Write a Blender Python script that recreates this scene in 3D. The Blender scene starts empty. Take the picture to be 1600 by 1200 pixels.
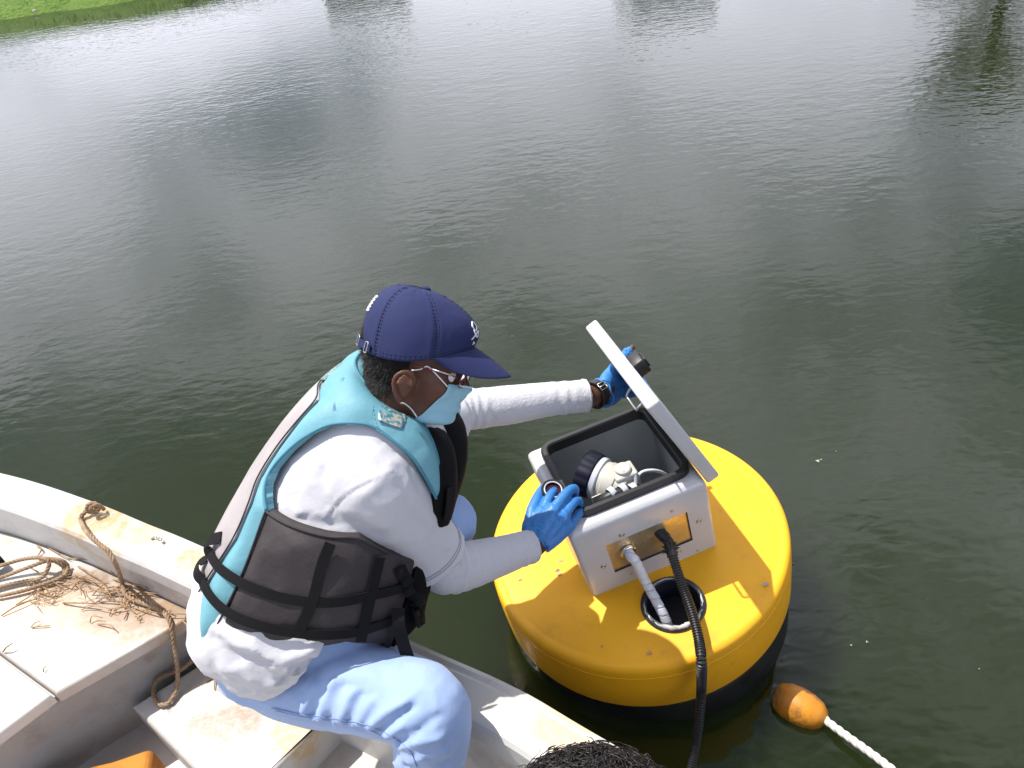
import bpy, bmesh, math, random
import numpy as np
from mathutils import Vector, Matrix, noise
from mathutils.bvhtree import BVHTree

random.seed(7)
S = bpy.context.scene
COL = S.collection
R = math.radians

# ------------------------------------------------------------------ camera
PITCH, ROLL, FPX, CAMH = R(37.8), R(7.5), 1200.0, 1.89
FWD = Vector((0, math.cos(PITCH), -math.sin(PITCH)))
_u0 = Vector((0, math.sin(PITCH), math.cos(PITCH)))
RGT = math.cos(ROLL) * Vector((1, 0, 0)) - math.sin(ROLL) * _u0
UPV = math.sin(ROLL) * Vector((1, 0, 0)) + math.cos(ROLL) * _u0
EYE = Vector((0, 0, CAMH))
cam_data = bpy.data.cameras.new('camera')
cam = bpy.data.objects.new('camera', cam_data)
COL.objects.link(cam)
cam_data.sensor_width = 36.0
cam_data.lens = 36.0 * FPX / 1600.0
cam_data.clip_start = 0.05
cam_data.clip_end = 2000.0
_m = Matrix((RGT, UPV, -FWD)).transposed().to_4x4()
_m.translation = EYE
cam.matrix_world = _m
S.camera = cam

# ------------------------------------------------------------------ sky, sun, exposure
CLOUD_AT = (230.16, 139.44, 0.0)  # offset picked so bright cloud lies ahead and clear sky behind, for less fill
SUN = Vector((-0.392, 0.262, 0.882)).normalized()
w = bpy.data.worlds.new('World')
S.world = w
w.use_nodes = True
nt = w.node_tree
nt.nodes.clear()
sky = nt.nodes.new('ShaderNodeTexSky')
sky.sky_type = 'NISHITA'
sky.sun_disc = False
sky.sun_elevation = math.asin(SUN.z)
sky.sun_rotation = math.atan2(SUN.x, SUN.y)
sky.altitude = 10
sky.air_density = 1.0
sky.dust_density = 2.5
sky.ozone_density = 1.0
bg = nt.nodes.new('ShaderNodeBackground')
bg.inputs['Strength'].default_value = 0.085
wo = nt.nodes.new('ShaderNodeOutputWorld')
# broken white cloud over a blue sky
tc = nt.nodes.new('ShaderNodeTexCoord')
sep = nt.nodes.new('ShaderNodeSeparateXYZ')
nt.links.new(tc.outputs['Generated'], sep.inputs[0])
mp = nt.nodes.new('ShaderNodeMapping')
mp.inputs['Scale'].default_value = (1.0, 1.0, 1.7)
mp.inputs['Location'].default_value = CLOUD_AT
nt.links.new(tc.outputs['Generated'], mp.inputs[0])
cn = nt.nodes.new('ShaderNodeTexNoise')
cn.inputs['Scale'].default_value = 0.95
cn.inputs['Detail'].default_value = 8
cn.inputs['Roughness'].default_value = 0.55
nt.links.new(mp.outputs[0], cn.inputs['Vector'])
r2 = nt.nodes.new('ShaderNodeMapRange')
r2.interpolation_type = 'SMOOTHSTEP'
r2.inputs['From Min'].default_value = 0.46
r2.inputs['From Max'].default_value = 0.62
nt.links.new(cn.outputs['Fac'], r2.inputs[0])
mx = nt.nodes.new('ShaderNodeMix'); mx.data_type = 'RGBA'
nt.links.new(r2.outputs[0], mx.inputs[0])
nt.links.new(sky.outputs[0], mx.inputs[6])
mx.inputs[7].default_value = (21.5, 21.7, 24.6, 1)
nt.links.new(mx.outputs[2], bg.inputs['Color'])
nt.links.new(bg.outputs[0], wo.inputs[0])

sd = bpy.data.lights.new('sun', 'SUN')
sd.energy = 5.0
sd.angle = R(0.55)
sd.color = (1.0, 0.955, 0.88)
so = bpy.data.objects.new('sun', sd)
so.rotation_euler = SUN.to_track_quat('Z', 'Y').to_euler()
so.location = (-8, 6, 18)
COL.objects.link(so)
S.view_settings.view_transform = 'Standard'
S.view_settings.look = 'None'
S.view_settings.exposure = 0.34
S.view_settings.gamma = 1.0
S.view_settings.use_curve_mapping = False
S.cycles.max_bounces = 8

# ------------------------------------------------------------------ helpers
def ray(px, py):
    return FWD + RGT * ((px - 800) / FPX) + UPV * ((600 - py) / FPX)
def D(px, py, d):          # the place seen at a pixel, d metres along the lens axis
    return EYE + ray(px, py) * d
def Z(px, py, z):          # the place seen at a pixel, at height z
    v = ray(px, py)
    return EYE + v * ((z - EYE.z) / v.z)

ORG = {}
def mesh(name, V, F, smooth=True):
    me = bpy.data.meshes.new(name)
    me.from_pydata([tuple(v) for v in V], [], F)
    me.validate()
    if smooth:
        me.polygons.foreach_set('use_smooth', [True] * len(me.polygons))
    me.update()
    return me
def thing(name, label, cat, loc, group=None, kind=None):
    o = bpy.data.objects.new(name, None)
    o.empty_display_size = 0.1
    o.location = loc
    COL.objects.link(o)
    ORG[o] = Vector(loc)
    o['label'] = label
    o['category'] = cat
    if group: o['group'] = group
    if kind: o['kind'] = kind
    return o
def tag(o, label=None, cat=None, group=None, kind=None):
    if label: o['label'] = label
    if cat: o['category'] = cat
    if group: o['group'] = group
    if kind: o['kind'] = kind
    return o
def obj(name, VF, mat, parent=None, smooth=True, sharp=None):
    V, F = VF[0], VF[1]
    V = [Vector(v) for v in V]
    if parent is not None:
        org = ORG[parent]
    else:
        lo = [min(v[i] for v in V) for i in range(3)]
        hi = [max(v[i] for v in V) for i in range(3)]
        org = Vector(((lo[0] + hi[0]) / 2, (lo[1] + hi[1]) / 2, lo[2]))
    me = mesh(name, [v - org for v in V], F, smooth)
    if mat is not None:
        me.materials.append(mat)
    if sharp:
        me.set_sharp_from_angle(angle=R(sharp))
    o = bpy.data.objects.new(name, me)
    COL.objects.link(o)
    ORG[o] = org
    if parent is not None:
        o.parent = parent
    else:
        o.location = org
    return o
def join(*parts):
    V, F = [], []
    for p in parts:
        k = len(V)
        V += [Vector(v) for v in p[0]]
        F += [tuple(i + k for i in f) for f in p[1]]
    return V, F
def from_bm(bm):
    bm.verts.ensure_lookup_table(); bm.verts.index_update()
    r = ([v.co.copy() for v in bm.verts], [tuple(v.index for v in f.verts) for f in bm.faces])
    bm.free()
    return r
def to_bm(VF):
    bm = bmesh.new()
    vs = [bm.verts.new(v) for v in VF[0]]
    for f in VF[1]:
        try: bm.faces.new([vs[i] for i in f])
        except ValueError: pass
    return bm
def tf(VF, M):
    return [M @ Vector(v) for v in VF[0]], VF[1]
def frame(o, x, y, z):
    M = Matrix((x, y, z)).transposed().to_4x4()
    M.translation = o
    return M
def box(lo, hi, bev=0.0, seg=2):
    bm = bmesh.new()
    bmesh.ops.create_cube(bm, size=1)
    for v in bm.verts:
        v.co = Vector([(lo[i] + hi[i]) / 2 + v.co[i] * (hi[i] - lo[i]) for i in range(3)])
    if bev:
        bmesh.ops.bevel(bm, geom=bm.edges[:], offset=bev, segments=seg, profile=0.5, affect='EDGES')
    return from_bm(bm)
def loft(rings, cap0=True, cap1=True, close=True):
    n = len(rings[0]); V = []; F = []
    for r_ in rings: V += list(r_)
    m = len(rings)
    for i in range(m - 1):
        for j in range(n if close else n - 1):
            a = i * n + j; b = i * n + (j + 1) % n
            F.append((a, b, b + n, a + n))
    if cap0:
        V.append(sum((Vector(p) for p in rings[0]), Vector()) / n); k = len(V) - 1
        F += [(k, (j + 1) % n, j) for j in range(n)]
    if cap1:
        V.append(sum((Vector(p) for p in rings[-1]), Vector()) / n); k = len(V) - 1
        o_ = (m - 1) * n
        F += [(k, o_ + j, o_ + (j + 1) % n) for j in range(n)]
    return V, F
def cat(P, n):
    """Catmull-Rom resampling of tuples/vectors to n samples"""
    P = np.array([list(p) for p in P], float)
    if len(P) == 2: P = np.vstack([P[0], (P[0] + P[1]) / 2, P[1]])
    Q = np.vstack([2 * P[0] - P[1], P, 2 * P[-1] - P[-2]])
    out = []
    m = len(P) - 1
    for t in np.linspace(0, m, n):
        i = min(int(t), m - 1); s = t - i
        a, b, c, d = Q[i], Q[i + 1], Q[i + 2], Q[i + 3]
        out.append(0.5 * ((2 * b) + (c - a) * s + (2 * a - 5 * b + 4 * c - d) * s * s + (3 * b - a - 3 * c + d) * s ** 3))
    return np.array(out)
def frames(P, up=None):
    P = [Vector(p) for p in P]
    T = []
    for i in range(len(P)):
        a = P[max(i - 1, 0)]; b = P[min(i + 1, len(P) - 1)]
        T.append((b - a).normalized())
    n = up if up is not None else (Vector((0, 0, 1)) if abs(T[0].z) < 0.9 else Vector((1, 0, 0)))
    out = []
    for t in T:
        n = (n - t * n.dot(t))
        n = n.normalized() if n.length > 1e-6 else t.orthogonal().normalized()
        out.append((t, n, t.cross(n).normalized()))
    return out
def tube(P, rad, n=10, caps=True, squash=1.0, up=None):
    P = [Vector(p) for p in P]
    fr = frames(P, up)
    rings = []
    for i, p in enumerate(P):
        r_ = rad[i] if hasattr(rad, '__len__') else rad
        t, a, b = fr[i]
        rings.append([p + a * (r_ * squash * math.cos(2 * math.pi * j / n)) + b * (r_ * math.sin(2 * math.pi * j / n)) for j in range(n)])
    return loft(rings, caps, caps)
def ctube(P, rad, m, n=10, **k):
    Q = cat(P, m)
    if hasattr(rad, '__len__'):
        rad = cat([(r_,) for r_ in rad], m)[:, 0]
    return tube(Q, rad, n, **k)
def limb(keys, m=24, n=20):
    """keys: (px,py,d,r)"""
    P = [tuple(D(*k[:3])) + (k[3],) for k in keys]
    Q = cat(P, m)
    return tube(Q[:, :3], Q[:, 3], n)
def ball(c, rx, ry=None, rz=None, n=16):
    ry = ry or rx; rz = rz or rx
    bm = bmesh.new()
    bmesh.ops.create_uvsphere(bm, u_segments=n, v_segments=max(6, n * 2 // 3), radius=1)
    for v in bm.verts: v.co = Vector((v.co.x * rx, v.co.y * ry, v.co.z * rz)) + Vector(c)
    return from_bm(bm)
def lathe(prof, n=96, cap0=True, cap1=True):
    rings = [[Vector((r_ * math.cos(2 * math.pi * j / n), r_ * math.sin(2 * math.pi * j / n), z)) for j in range(n)] for r_, z in prof]
    return loft(rings, cap0, cap1)
def evaluated(VF, mods):
    me = bpy.data.meshes.new('tmp')
    me.from_pydata([tuple(v) for v in VF[0]], [], VF[1])
    me.validate(); me.update()
    o = bpy.data.objects.new('tmp', me)
    COL.objects.link(o)
    for typ, kw in mods:
        md = o.modifiers.new(typ, typ)
        for k, v in kw.items(): setattr(md, k, v)
    dg = bpy.context.evaluated_depsgraph_get()
    dg.update()
    e = o.evaluated_get(dg)
    m2 = e.to_mesh()
    V = [v.co.copy() for v in m2.vertices]
    F = [tuple(p.vertices) for p in m2.polygons]
    e.to_mesh_clear()
    bpy.data.objects.remove(o)
    bpy.data.meshes.remove(me)
    return V, F
def remesh(VF, vox, it=6, fac=0.5):
    bm = to_bm(VF)
    bmesh.ops.recalc_face_normals(bm, faces=bm.faces[:])
    VF = from_bm(bm)
    return evaluated(VF, [('REMESH', dict(mode='VOXEL', voxel_size=vox)), ('SMOOTH', dict(factor=fac, iterations=it))])
def normals(VF):
    bm = to_bm(VF); bm.normal_update()
    N_ = [v.normal.copy() for v in bm.verts]
    bm.free()
    return N_
def bvh(VF):
    return BVHTree.FromPolygons([tuple(v) for v in VF[0]], VF[1])
def hit(tree, px, py, far=False):
    o = EYE.copy(); d = ray(px, py).normalized()
    h = tree.ray_cast(o, d)
    return h[0], h[1]
def folds(VF, segs, noise_amp=0.0, noise_scale=12.0, seed=0.0, crease=0.0, cscale=(9.0, 9.0, 5.0)):
    """push cloth folds (polyline, width, height) into a mesh"""
    V = np.array([tuple(v) for v in VF[0]]); NN = np.array([tuple(n) for n in normals(VF)])
    disp = np.zeros(len(V))
    for P, wd, amp in segs:
        P = [np.array(p) for p in P if p is not None]
        for a, b in zip(P[:-1], P[1:]):
            ab = b - a; L = ab @ ab + 1e-12
            t = np.clip(((V - a) @ ab) / L, 0, 1)
            d = np.linalg.norm(V - (a + t[:, None] * ab), axis=1)
            # fade a fold out towards its two ends
            disp_k = amp * np.exp(-(d / wd) ** 2)
            disp = np.where(np.abs(disp_k) > np.abs(disp), disp_k, disp + 0.3 * disp_k)
    if noise_amp:
        for i, v in enumerate(VF[0]):
            q = Vector(v) * noise_scale + Vector((seed, seed * 2, 0))
            disp[i] += noise_amp * (noise.noise(q) + 0.5 * noise.noise(q * 2.3))
    if crease:                 # thin soft creases where a noise field crosses zero
        for i, v in enumerate(VF[0]):
            q = Vector((v[0] * cscale[0], v[1] * cscale[1], v[2] * cscale[2])) + Vector((seed + 3, 1, seed))
            q += noise.noise_vector(q * .6) * .5
            a = abs(noise.noise(q)); b = abs(noise.noise(q * 1.9 + Vector((7, 0, 0))))
            disp[i] += crease * ((1 - min(1, a * 3.2)) ** 2 + .45 * (1 - min(1, b * 3.0)) ** 2)
    V2 = V + NN * disp[:, None]
    return [Vector(v) for v in V2], VF[1]
def poly_slab(P, z0, z1, bev=0.008, seg=3):
    """polygon (xy list) extruded z0..z1 with rounded upper edge"""
    from mathutils.geometry import tessellate_polygon
    Q = []
    for p in P:
        p = Vector((p[0], p[1]))
        if not Q or (p - Q[-1]).length > .003: Q.append(p)
    if (Q[0] - Q[-1]).length < .003: Q.pop()
    A = sum(Q[i].x * Q[(i + 1) % len(Q)].y - Q[(i + 1) % len(Q)].x * Q[i].y for i in range(len(Q)))
    if A < 0: Q.reverse()
    n = len(Q)
    inn_ = []
    for i in range(n):
        a = (Q[i] - Q[i - 1]).normalized(); b = (Q[(i + 1) % n] - Q[i]).normalized()
        na = Vector((-a.y, a.x)); nb = Vector((-b.y, b.x)); m_ = (na + nb)
        m_ = m_.normalized() if m_.length > 1e-3 else na
        inn_.append(m_ / max(.5, m_.dot(na)))
    rings = [[Vector((p.x, p.y, z0)) for p in Q]]
    if bev:
        for k in range(seg + 1):
            t_ = k / seg * math.pi / 2
            rings.append([Vector((p.x + m_.x * bev * (1 - math.cos(t_)), p.y + m_.y * bev * (1 - math.cos(t_)), z1 - bev + bev * math.sin(t_))) for p, m_ in zip(Q, inn_)])
    else:
        rings.append([Vector((p.x, p.y, z1)) for p in Q])
    V, F = loft(rings, False, False)
    k = len(V) - n
    for t in tessellate_polygon([[Vector((p.x, p.y, 0)) for p in rings[-1]]]):
        a, b, c = [rings[-1][i] for i in t]
        if (b - a).cross(c - a).z < 0: t = t[::-1]
        F.append(tuple(k + i for i in t))
    return V, F
def round_poly(P, rad, seg=6):
    out = []
    n = len(P)
    for i in range(n):
        p = Vector(P[i][:2]); a = Vector(P[i - 1][:2]); b = Vector(P[(i + 1) % n][:2])
        r_ = rad[i] if hasattr(rad, '__len__') else rad
        if r_ <= 0: out.append(p); continue
        da = (a - p).normalized(); db = (b - p).normalized()
        for k in range(seg + 1):
            t = k / seg
            out.append((1 - t) ** 2 * (p + da * r_) + 2 * t * (1 - t) * p + t * t * (p + db * r_))
    return out
def rope(P, rad, m, strands=3, pitch=None, n=6, fuzz=0.0):
    Q = cat(P, m)
    L = sum(np.linalg.norm(Q[i + 1] - Q[i]) for i in range(m - 1))
    pitch = pitch or rad * 6.0
    k = max(m, int(L / pitch * 9))
    Q = cat(P, k)
    fr = frames(Q)
    s = 0; parts = []
    arcs = [0]
    for i in range(k - 1): arcs.append(arcs[-1] + float(np.linalg.norm(Q[i + 1] - Q[i])))
    for st in range(strands):
        path = []
        for i in range(k):
            a = 2 * math.pi * (arcs[i] / pitch + st / strands)
            t, u, v = fr[i]
            path.append(Vector(Q[i]) + (u * math.cos(a) + v * math.sin(a)) * rad * 0.48)
        parts.append(tube(path, rad * 0.56, n))
    return join(*parts)

# ------------------------------------------------------------------ materials
def mat(name, col, rough=0.5, col2=None, scale=8.0, detail=4.0, lo=0.35, hi=0.65, metal=0.0, bump=0.0, bscale=60.0, bdetail=4.0,
        spec=0.5, spots=None, coat=0.0, stretch=None, sheen=0.0, sss=None, coords='Object', bumps=None, rough2=None, dirt=None):
    m = bpy.data.materials.new(name)
    m.use_nodes = True
    t = m.node_tree
    b = t.nodes['Principled BSDF']
    b.inputs['Roughness'].default_value = rough
    b.inputs['Metallic'].default_value = metal
    b.inputs['Specular IOR Level'].default_value = spec
    b.inputs['Coat Weight'].default_value = coat
    b.inputs['Coat Roughness'].default_value = 0.08
    b.inputs['Sheen Weight'].default_value = sheen
    if sss:
        b.inputs['Subsurface Weight'].default_value = sss
        b.inputs['Subsurface Radius'].default_value = (0.012, 0.005, 0.003)
        b.inputs['Subsurface Scale'].default_value = 0.6
    tcn = t.nodes.new('ShaderNodeTexCoord')
    src = tcn.outputs[coords]
    def mapped(sc):
        if stretch:
            mpn = t.nodes.new('ShaderNodeMapping')
            mpn.inputs['Scale'].default_value = stretch
            t.links.new(src, mpn.inputs[0])
            return mpn.outputs[0]
        return src
    def nz(sc, det, rgh=0.55):
        n_ = t.nodes.new('ShaderNodeTexNoise')
        n_.inputs['Scale'].default_value = sc
        n_.inputs['Detail'].default_value = det
        n_.inputs['Roughness'].default_value = rgh
        t.links.new(mapped(sc), n_.inputs['Vector'])
        return n_.outputs['Fac']
    def rng(sock, a, c, x=0.0, y=1.0):
        r_ = t.nodes.new('ShaderNodeMapRange')
        r_.inputs['From Min'].default_value = a; r_.inputs['From Max'].default_value = c
        r_.inputs['To Min'].default_value = x; r_.inputs['To Max'].default_value = y
        r_.interpolation_type = 'SMOOTHSTEP'
        t.links.new(sock, r_.inputs[0])
        return r_.outputs[0]
    def mixc(fac, A, B):
        x_ = t.nodes.new('ShaderNodeMix'); x_.data_type = 'RGBA'
        if isinstance(fac, float): x_.inputs[0].default_value = fac
        else: t.links.new(fac, x_.inputs[0])
        for i, q in ((6, A), (7, B)):
            if hasattr(q, 'is_output'): t.links.new(q, x_.inputs[i])
            else: x_.inputs[i].default_value = (*q[:3], 1)
        return x_.outputs[2]
    cur = (*col, 1)
    if col2:
        f_ = rng(nz(scale, detail), lo, hi)
        cur = mixc(f_, col, col2)
        if rough2 is not None:
            t.links.new(rng(nz(scale, detail), lo, hi, rough, rough2), b.inputs['Roughness'])
    if dirt:                  # list of (colour, scale, from, to, strength)
        for dc, ds, dlo, dhi, dst in dirt:
            cur = mixc(rng(nz(ds, 8, 0.7), dlo, dhi, 0.0, dst), cur, dc)
    if spots:
        for sp in spots:      # (centre in object space, radii, colour, noise scale, noise amount, strength)
            c_, rad, sc_col, ns, na, st = sp
            vs = t.nodes.new('ShaderNodeVectorMath'); vs.operation = 'SUBTRACT'
            t.links.new(src, vs.inputs[0]); vs.inputs[1].default_value = c_
            vd = t.nodes.new('ShaderNodeVectorMath'); vd.operation = 'DIVIDE'
            t.links.new(vs.outputs[0], vd.inputs[0]); vd.inputs[1].default_value = rad
            ln = t.nodes.new('ShaderNodeVectorMath'); ln.operation = 'LENGTH'
            t.links.new(vd.outputs[0], ln.inputs[0])
            n_ = nz(ns, 6, 0.65)
            ma = t.nodes.new('ShaderNodeMath'); ma.operation = 'MULTIPLY_ADD'
            t.links.new(n_, ma.inputs[0]); ma.inputs[1].default_value = na; t.links.new(ln.outputs['Value'], ma.inputs[2])
            f_ = rng(ma.outputs[0], 0.62 + na * 0.5, 1.12 + na * 0.5, st, 0.0)
            br = rng(nz(ns * 2.7, 6, 0.7), 0.30, 0.62, 0.35, 1.0)
            mm = t.nodes.new('ShaderNodeMath'); mm.operation = 'MULTIPLY'
            t.links.new(f_, mm.inputs[0]); t.links.new(br, mm.inputs[1]); f_ = mm.outputs[0]
            cur = mixc(f_, cur, sc_col)
    if hasattr(cur, 'is_output'): t.links.new(cur, b.inputs['Base Color'])
    else: b.inputs['Base Color'].default_value = cur
    lst = list(bumps or [])
    if bump: lst.append((bscale, bdetail, bump))
    prev = None
    for sc, det, st in lst:
        bn = t.nodes.new('ShaderNodeBump')
        bn.inputs['Strength'].default_value = 1.0
        bn.inputs['Distance'].default_value = st
        t.links.new(nz(sc, det), bn.inputs['Height'])
        if prev: t.links.new(prev, bn.inputs['Normal'])
        prev = bn.outputs[0]
    if prev: t.links.new(prev, b.inputs['Normal'])
    return m
# ------------------------------------------------------------------ water and far shore
def water_material():
    m = bpy.data.materials.new('pond_water'); m.use_nodes = True
    t = m.node_tree; b = t.nodes['Principled BSDF']
    b.inputs['Base Color'].default_value = (0.0120, 0.0185, 0.0050, 1)
    b.inputs['Roughness'].default_value = 0.042
    b.subsurface_method = 'BURLEY'                 # turbid water: light spreads sideways below the surface
    b.inputs['Subsurface Weight'].default_value = 1.0
    b.inputs['Subsurface Radius'].default_value = (0.30, 0.36, 0.24)
    b.inputs['Subsurface Scale'].default_value = 1.0
    b.inputs['IOR'].default_value = 1.40
    tcn = t.nodes.new('ShaderNodeTexCoord')
    def layer(sx, sy, rot, sc, det, dist, rgh=0.5):
        mpn = t.nodes.new('ShaderNodeMapping')
        mpn.inputs['Rotation'].default_value = (0, 0, rot)
        mpn.inputs['Scale'].default_value = (sx, sy, 1)
        t.links.new(tcn.outputs['Object'], mpn.inputs[0])
        n_ = t.nodes.new('ShaderNodeTexNoise')
        n_.inputs['Scale'].default_value = sc; n_.inputs['Detail'].default_value = det
        n_.inputs['Roughness'].default_value = rgh
        n_.inputs['Distortion'].default_value = 0.3
        t.links.new(mpn.outputs[0], n_.inputs['Vector'])
        return n_.outputs['Fac'], dist
    # wind patches: ripples die away near the boat
    sp = t.nodes.new('ShaderNodeSeparateXYZ'); t.links.new(tcn.outputs['Object'], sp.inputs[0])
    r_ = t.nodes.new('ShaderNodeMapRange'); r_.interpolation_type = 'SMOOTHSTEP'
    r_.inputs['From Min'].default_value = 2.1; r_.inputs['From Max'].default_value = 5.2
    r_.inputs['To Min'].default_value = 0.035; r_.inputs['To Max'].default_value = 1.0
    t.links.new(sp.outputs['Y'], r_.inputs[0])
    patch, _ = layer(0.25, 0.5, 0.2, 1.0, 2, 0)
    pr = t.nodes.new('ShaderNodeMapRange'); pr.inputs['From Min'].default_value = 0.35; pr.inputs['From Max'].default_value = 0.65
    pr.inputs['To Min'].default_value = 0.55; pr.inputs['To Max'].default_value = 1.2
    t.links.new(patch, pr.inputs[0])
    mu = t.nodes.new('ShaderNodeMath'); mu.operation = 'MULTIPLY'
    t.links.new(r_.outputs[0], mu.inputs[0]); t.links.new(pr.outputs[0], mu.inputs[1])
    prev = None
    for (h, dist) in (layer(0.50, 1.0, -0.10, 11.0, 1.0, 0.060), layer(0.55, 1.0, 0.14, 26.0, 1.0, 0.040), layer(0.5, 0.9, -0.2, 2.4, 1.0, 0.04)):
        bn = t.nodes.new('ShaderNodeBump'); bn.inputs['Distance'].default_value = dist
        t.links.new(h, bn.inputs['Height']); t.links.new(mu.outputs[0], bn.inputs['Strength'])
        if prev: t.links.new(prev, bn.inputs['Normal'])
        prev = bn.outputs[0]
    t.links.new(prev, b.inputs['Normal'])
    return m
MW = water_material()
wv = [(-400, -200, 0), (400, -200, 0), (400, 400, 0), (-400, 400, 0)]
water = obj('water', (wv, [(0, 1, 2, 3)]), MW)
tag(water, 'dark green rippled pond water', None, kind='structure')
M_bed = mat('pond_bed', (0.03, 0.035, 0.015), 0.9)
tag(obj('pond_bed', ([(-420, -220, -3), (420, -220, -3), (420, 420, -3), (-420, 420, -3)], [(0, 1, 2, 3)]), M_bed), 'muddy pond bed under the water', kind='structure')

M_grass = mat('bank_grass', (0.075, 0.155, 0.010), 0.9, (0.11, 0.19, 0.018), scale=3.0, bump=0.05, bscale=18)
shore = cat([(-60, 9), (-30, 11.2), (-14, 12.0), (-6.6, 12.45), (-4.8, 12.6), (-3.2, 13.6), (-1.8, 17), (2, 24), (9, 30), (20, 33), (40, 38), (90, 40)], 90)
V = []; F = []
offs = [(-0.6, -0.25), (0.0, 0.03), (0.10, 0.10), (1.2, 0.42), (3.0, 0.78), (8, 1.2), (30, 1.6), (140, 2.0)]
for i, p in enumerate(shore):
    a = shore[max(0, i - 1)]; b = shore[min(len(shore) - 1, i + 1)]
    nrm = Vector((-(b - a)[1], (b - a)[0], 0)).normalized()
    wob = 0.10 * noise.noise(Vector((p[0] * 1.3, p[1], 0)))
    for k, (o_, h) in enumerate(offs):
        q = Vector((p[0], p[1], 0)) + (nrm if o_ < 20 else Vector((0, 1, 0))) * (o_ + wob)
        V.append((q.x, q.y, h + (0.12 * noise.noise(Vector((q.x * .6, q.y * .6, 3))) if k > 2 else 0)))
n_ = len(offs)
for i in range(len(shore) - 1):
    for k in range(n_ - 1):
        a = i * n_ + k
        F.append((a, a + n_, a + n_ + 1, a + 1))
bank = obj('bank', (V, F), M_grass)
tag(bank, 'green grassy bank at the far edge of the pond', kind='structure')
M_stone = mat('edge_stone', (0.30, 0.27, 0.23), 0.85, (0.16, 0.14, 0.12), scale=9, bump=0.02, bscale=14)
parts = []
for i in range(0, 7):
    p = cat([(-7.3, 12.30), (-6.9, 12.40), (-6.5, 12.47), (-6.1, 12.50)], 7)[i]
    bm = bmesh.new(); bmesh.ops.create_icosphere(bm, subdivisions=2, radius=1)
    sz = random.uniform(0.03, 0.065)
    sd_ = random.random() * 50
    for v in bm.verts:
        k = 1 + 0.35 * noise.noise(v.co * 1.4 + Vector((sd_, 0, 0)))
        v.co = Vector((v.co.x * sz * 1.5 * k + p[0] + random.uniform(-.004, .004), v.co.y * sz * k + p[1] + 0.02, v.co.z * sz * 0.6 * k + 0.03))
    parts.append(from_bm(bm))
tag(obj('shore_stones', join(*parts), M_stone), 'small pale stones along the foot of the grassy bank', kind='stuff')
# grass tufts along the near part of the bank
parts = []
gv, gf = [], []
for i in range(5200):
    p = shore[20 + int(random.random() * 16)]
    x = random.uniform(-11, -1.0); 
    k = int(np.argmin(np.abs(shore[:, 0] - x)))
    y = np.interp(x, shore[:, 0], shore[:, 1]) + random.uniform(0.12, 2.6)
    o_ = y - np.interp(x, shore[:, 0], shore[:, 1])
    zb = np.interp(o_, [0, .1, 1.2, 3.0], [0.03, .10, .42, .78]) - 0.05
    h = random.uniform(0.04, 0.12); a = random.uniform(0, 6.28); ln = random.uniform(-.08, .08); wdt = 0.012
    k = len(gv)
    gv += [(x - wdt * math.cos(a), y - wdt * math.sin(a), zb), (x + wdt * math.cos(a), y + wdt * math.sin(a), zb), (x + ln, y + random.uniform(-.08, .08), zb + h)]
    gf.append((k, k + 1, k + 2))
M_blade = mat('grass_blade', (0.075, 0.155, 0.012), 0.8, (0.12, 0.19, 0.025), scale=4)
tag(obj('grass', (gv, gf), M_blade, smooth=False), 'short bright green grass on the far bank', kind='stuff')

# what stands beyond the bank and shows as streaks in the water
M_bark = mat('bark', (0.10, 0.07, 0.045), 0.9, (0.05, 0.035, 0.025), scale=12, bump=0.02, bscale=30)
M_leaf = [mat('leaf_green', (0.05, 0.075, 0.02), 0.75, (0.085, 0.10, 0.03), scale=1.2), mat('leaf_olive', (0.075, 0.075, 0.022), 0.75, (0.11, 0.10, 0.03), scale=1.2)]
def tree(x, y, h, wd, lm, label, seed):
    rnd = random.Random(seed)
    zb = 1.3
    t_ = thing('broadleaf_tree', label, 'tree', (x, y, zb), 'trees beyond the far bank')
    P = [Vector((x, y, zb - .3)), Vector((x + .15, y, zb + h * .25)), Vector((x - .1, y + .1, zb + h * .5)), Vector((x, y, zb + h * .85))]
    tr_ = [ctube(P, [wd * .06, wd * .05, wd * .035, wd * .01], 12, 8)]
    tips = []
    for k in range(9):
        a = k * 2.4 + rnd.random(); f_ = 0.3 + 0.55 * k / 9
        st = Vector((x, y, zb + h * f_ * .85)); L = wd * .45 * (1.15 - f_ * .7)
        e = st + Vector((math.cos(a) * L, math.sin(a) * L, h * .16))
        tr_.append(ctube([st, (st + e) / 2 + Vector((0, 0, .2)), e], [wd * .02, wd * .014, wd * .005], 6, 6)); tips += [e, (st + e) / 2]
    obj('trunk', join(*tr_), M_bark, t_)
    lv, lf = [], []
    clumps = tips + [Vector((x, y, zb + h)) + Vector((rnd.uniform(-.3, .3) * wd, rnd.uniform(-.3, .3) * wd, -rnd.random() * h * .3)) for _ in range(8)]
    for c in clumps:
        rr = wd * rnd.uniform(.12, .22)
        for _ in range(110):
            d = Vector((rnd.gauss(0, 1), rnd.gauss(0, 1), rnd.gauss(0, .8))).normalized() * rr * rnd.uniform(.5, 1.05)
            p = c + d; s = wd * rnd.uniform(.018, .04)
            u = Vector((rnd.gauss(0, 1), rnd.gauss(0, 1), rnd.gauss(0, 1))).normalized(); v = u.orthogonal().normalized()
            k = len(lv)
            lv += [p - u * s, p + v * s * .6, p + u * s, p - v * s * .6]; lf.append((k, k + 1, k + 2, k + 3))
    obj('crown', (lv, lf), lm, t_, smooth=False)
tree(24.3, 36, 13.0, 7.0, M_leaf[1], 'olive broad tree mirrored in the water at the upper right', 3)
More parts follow.
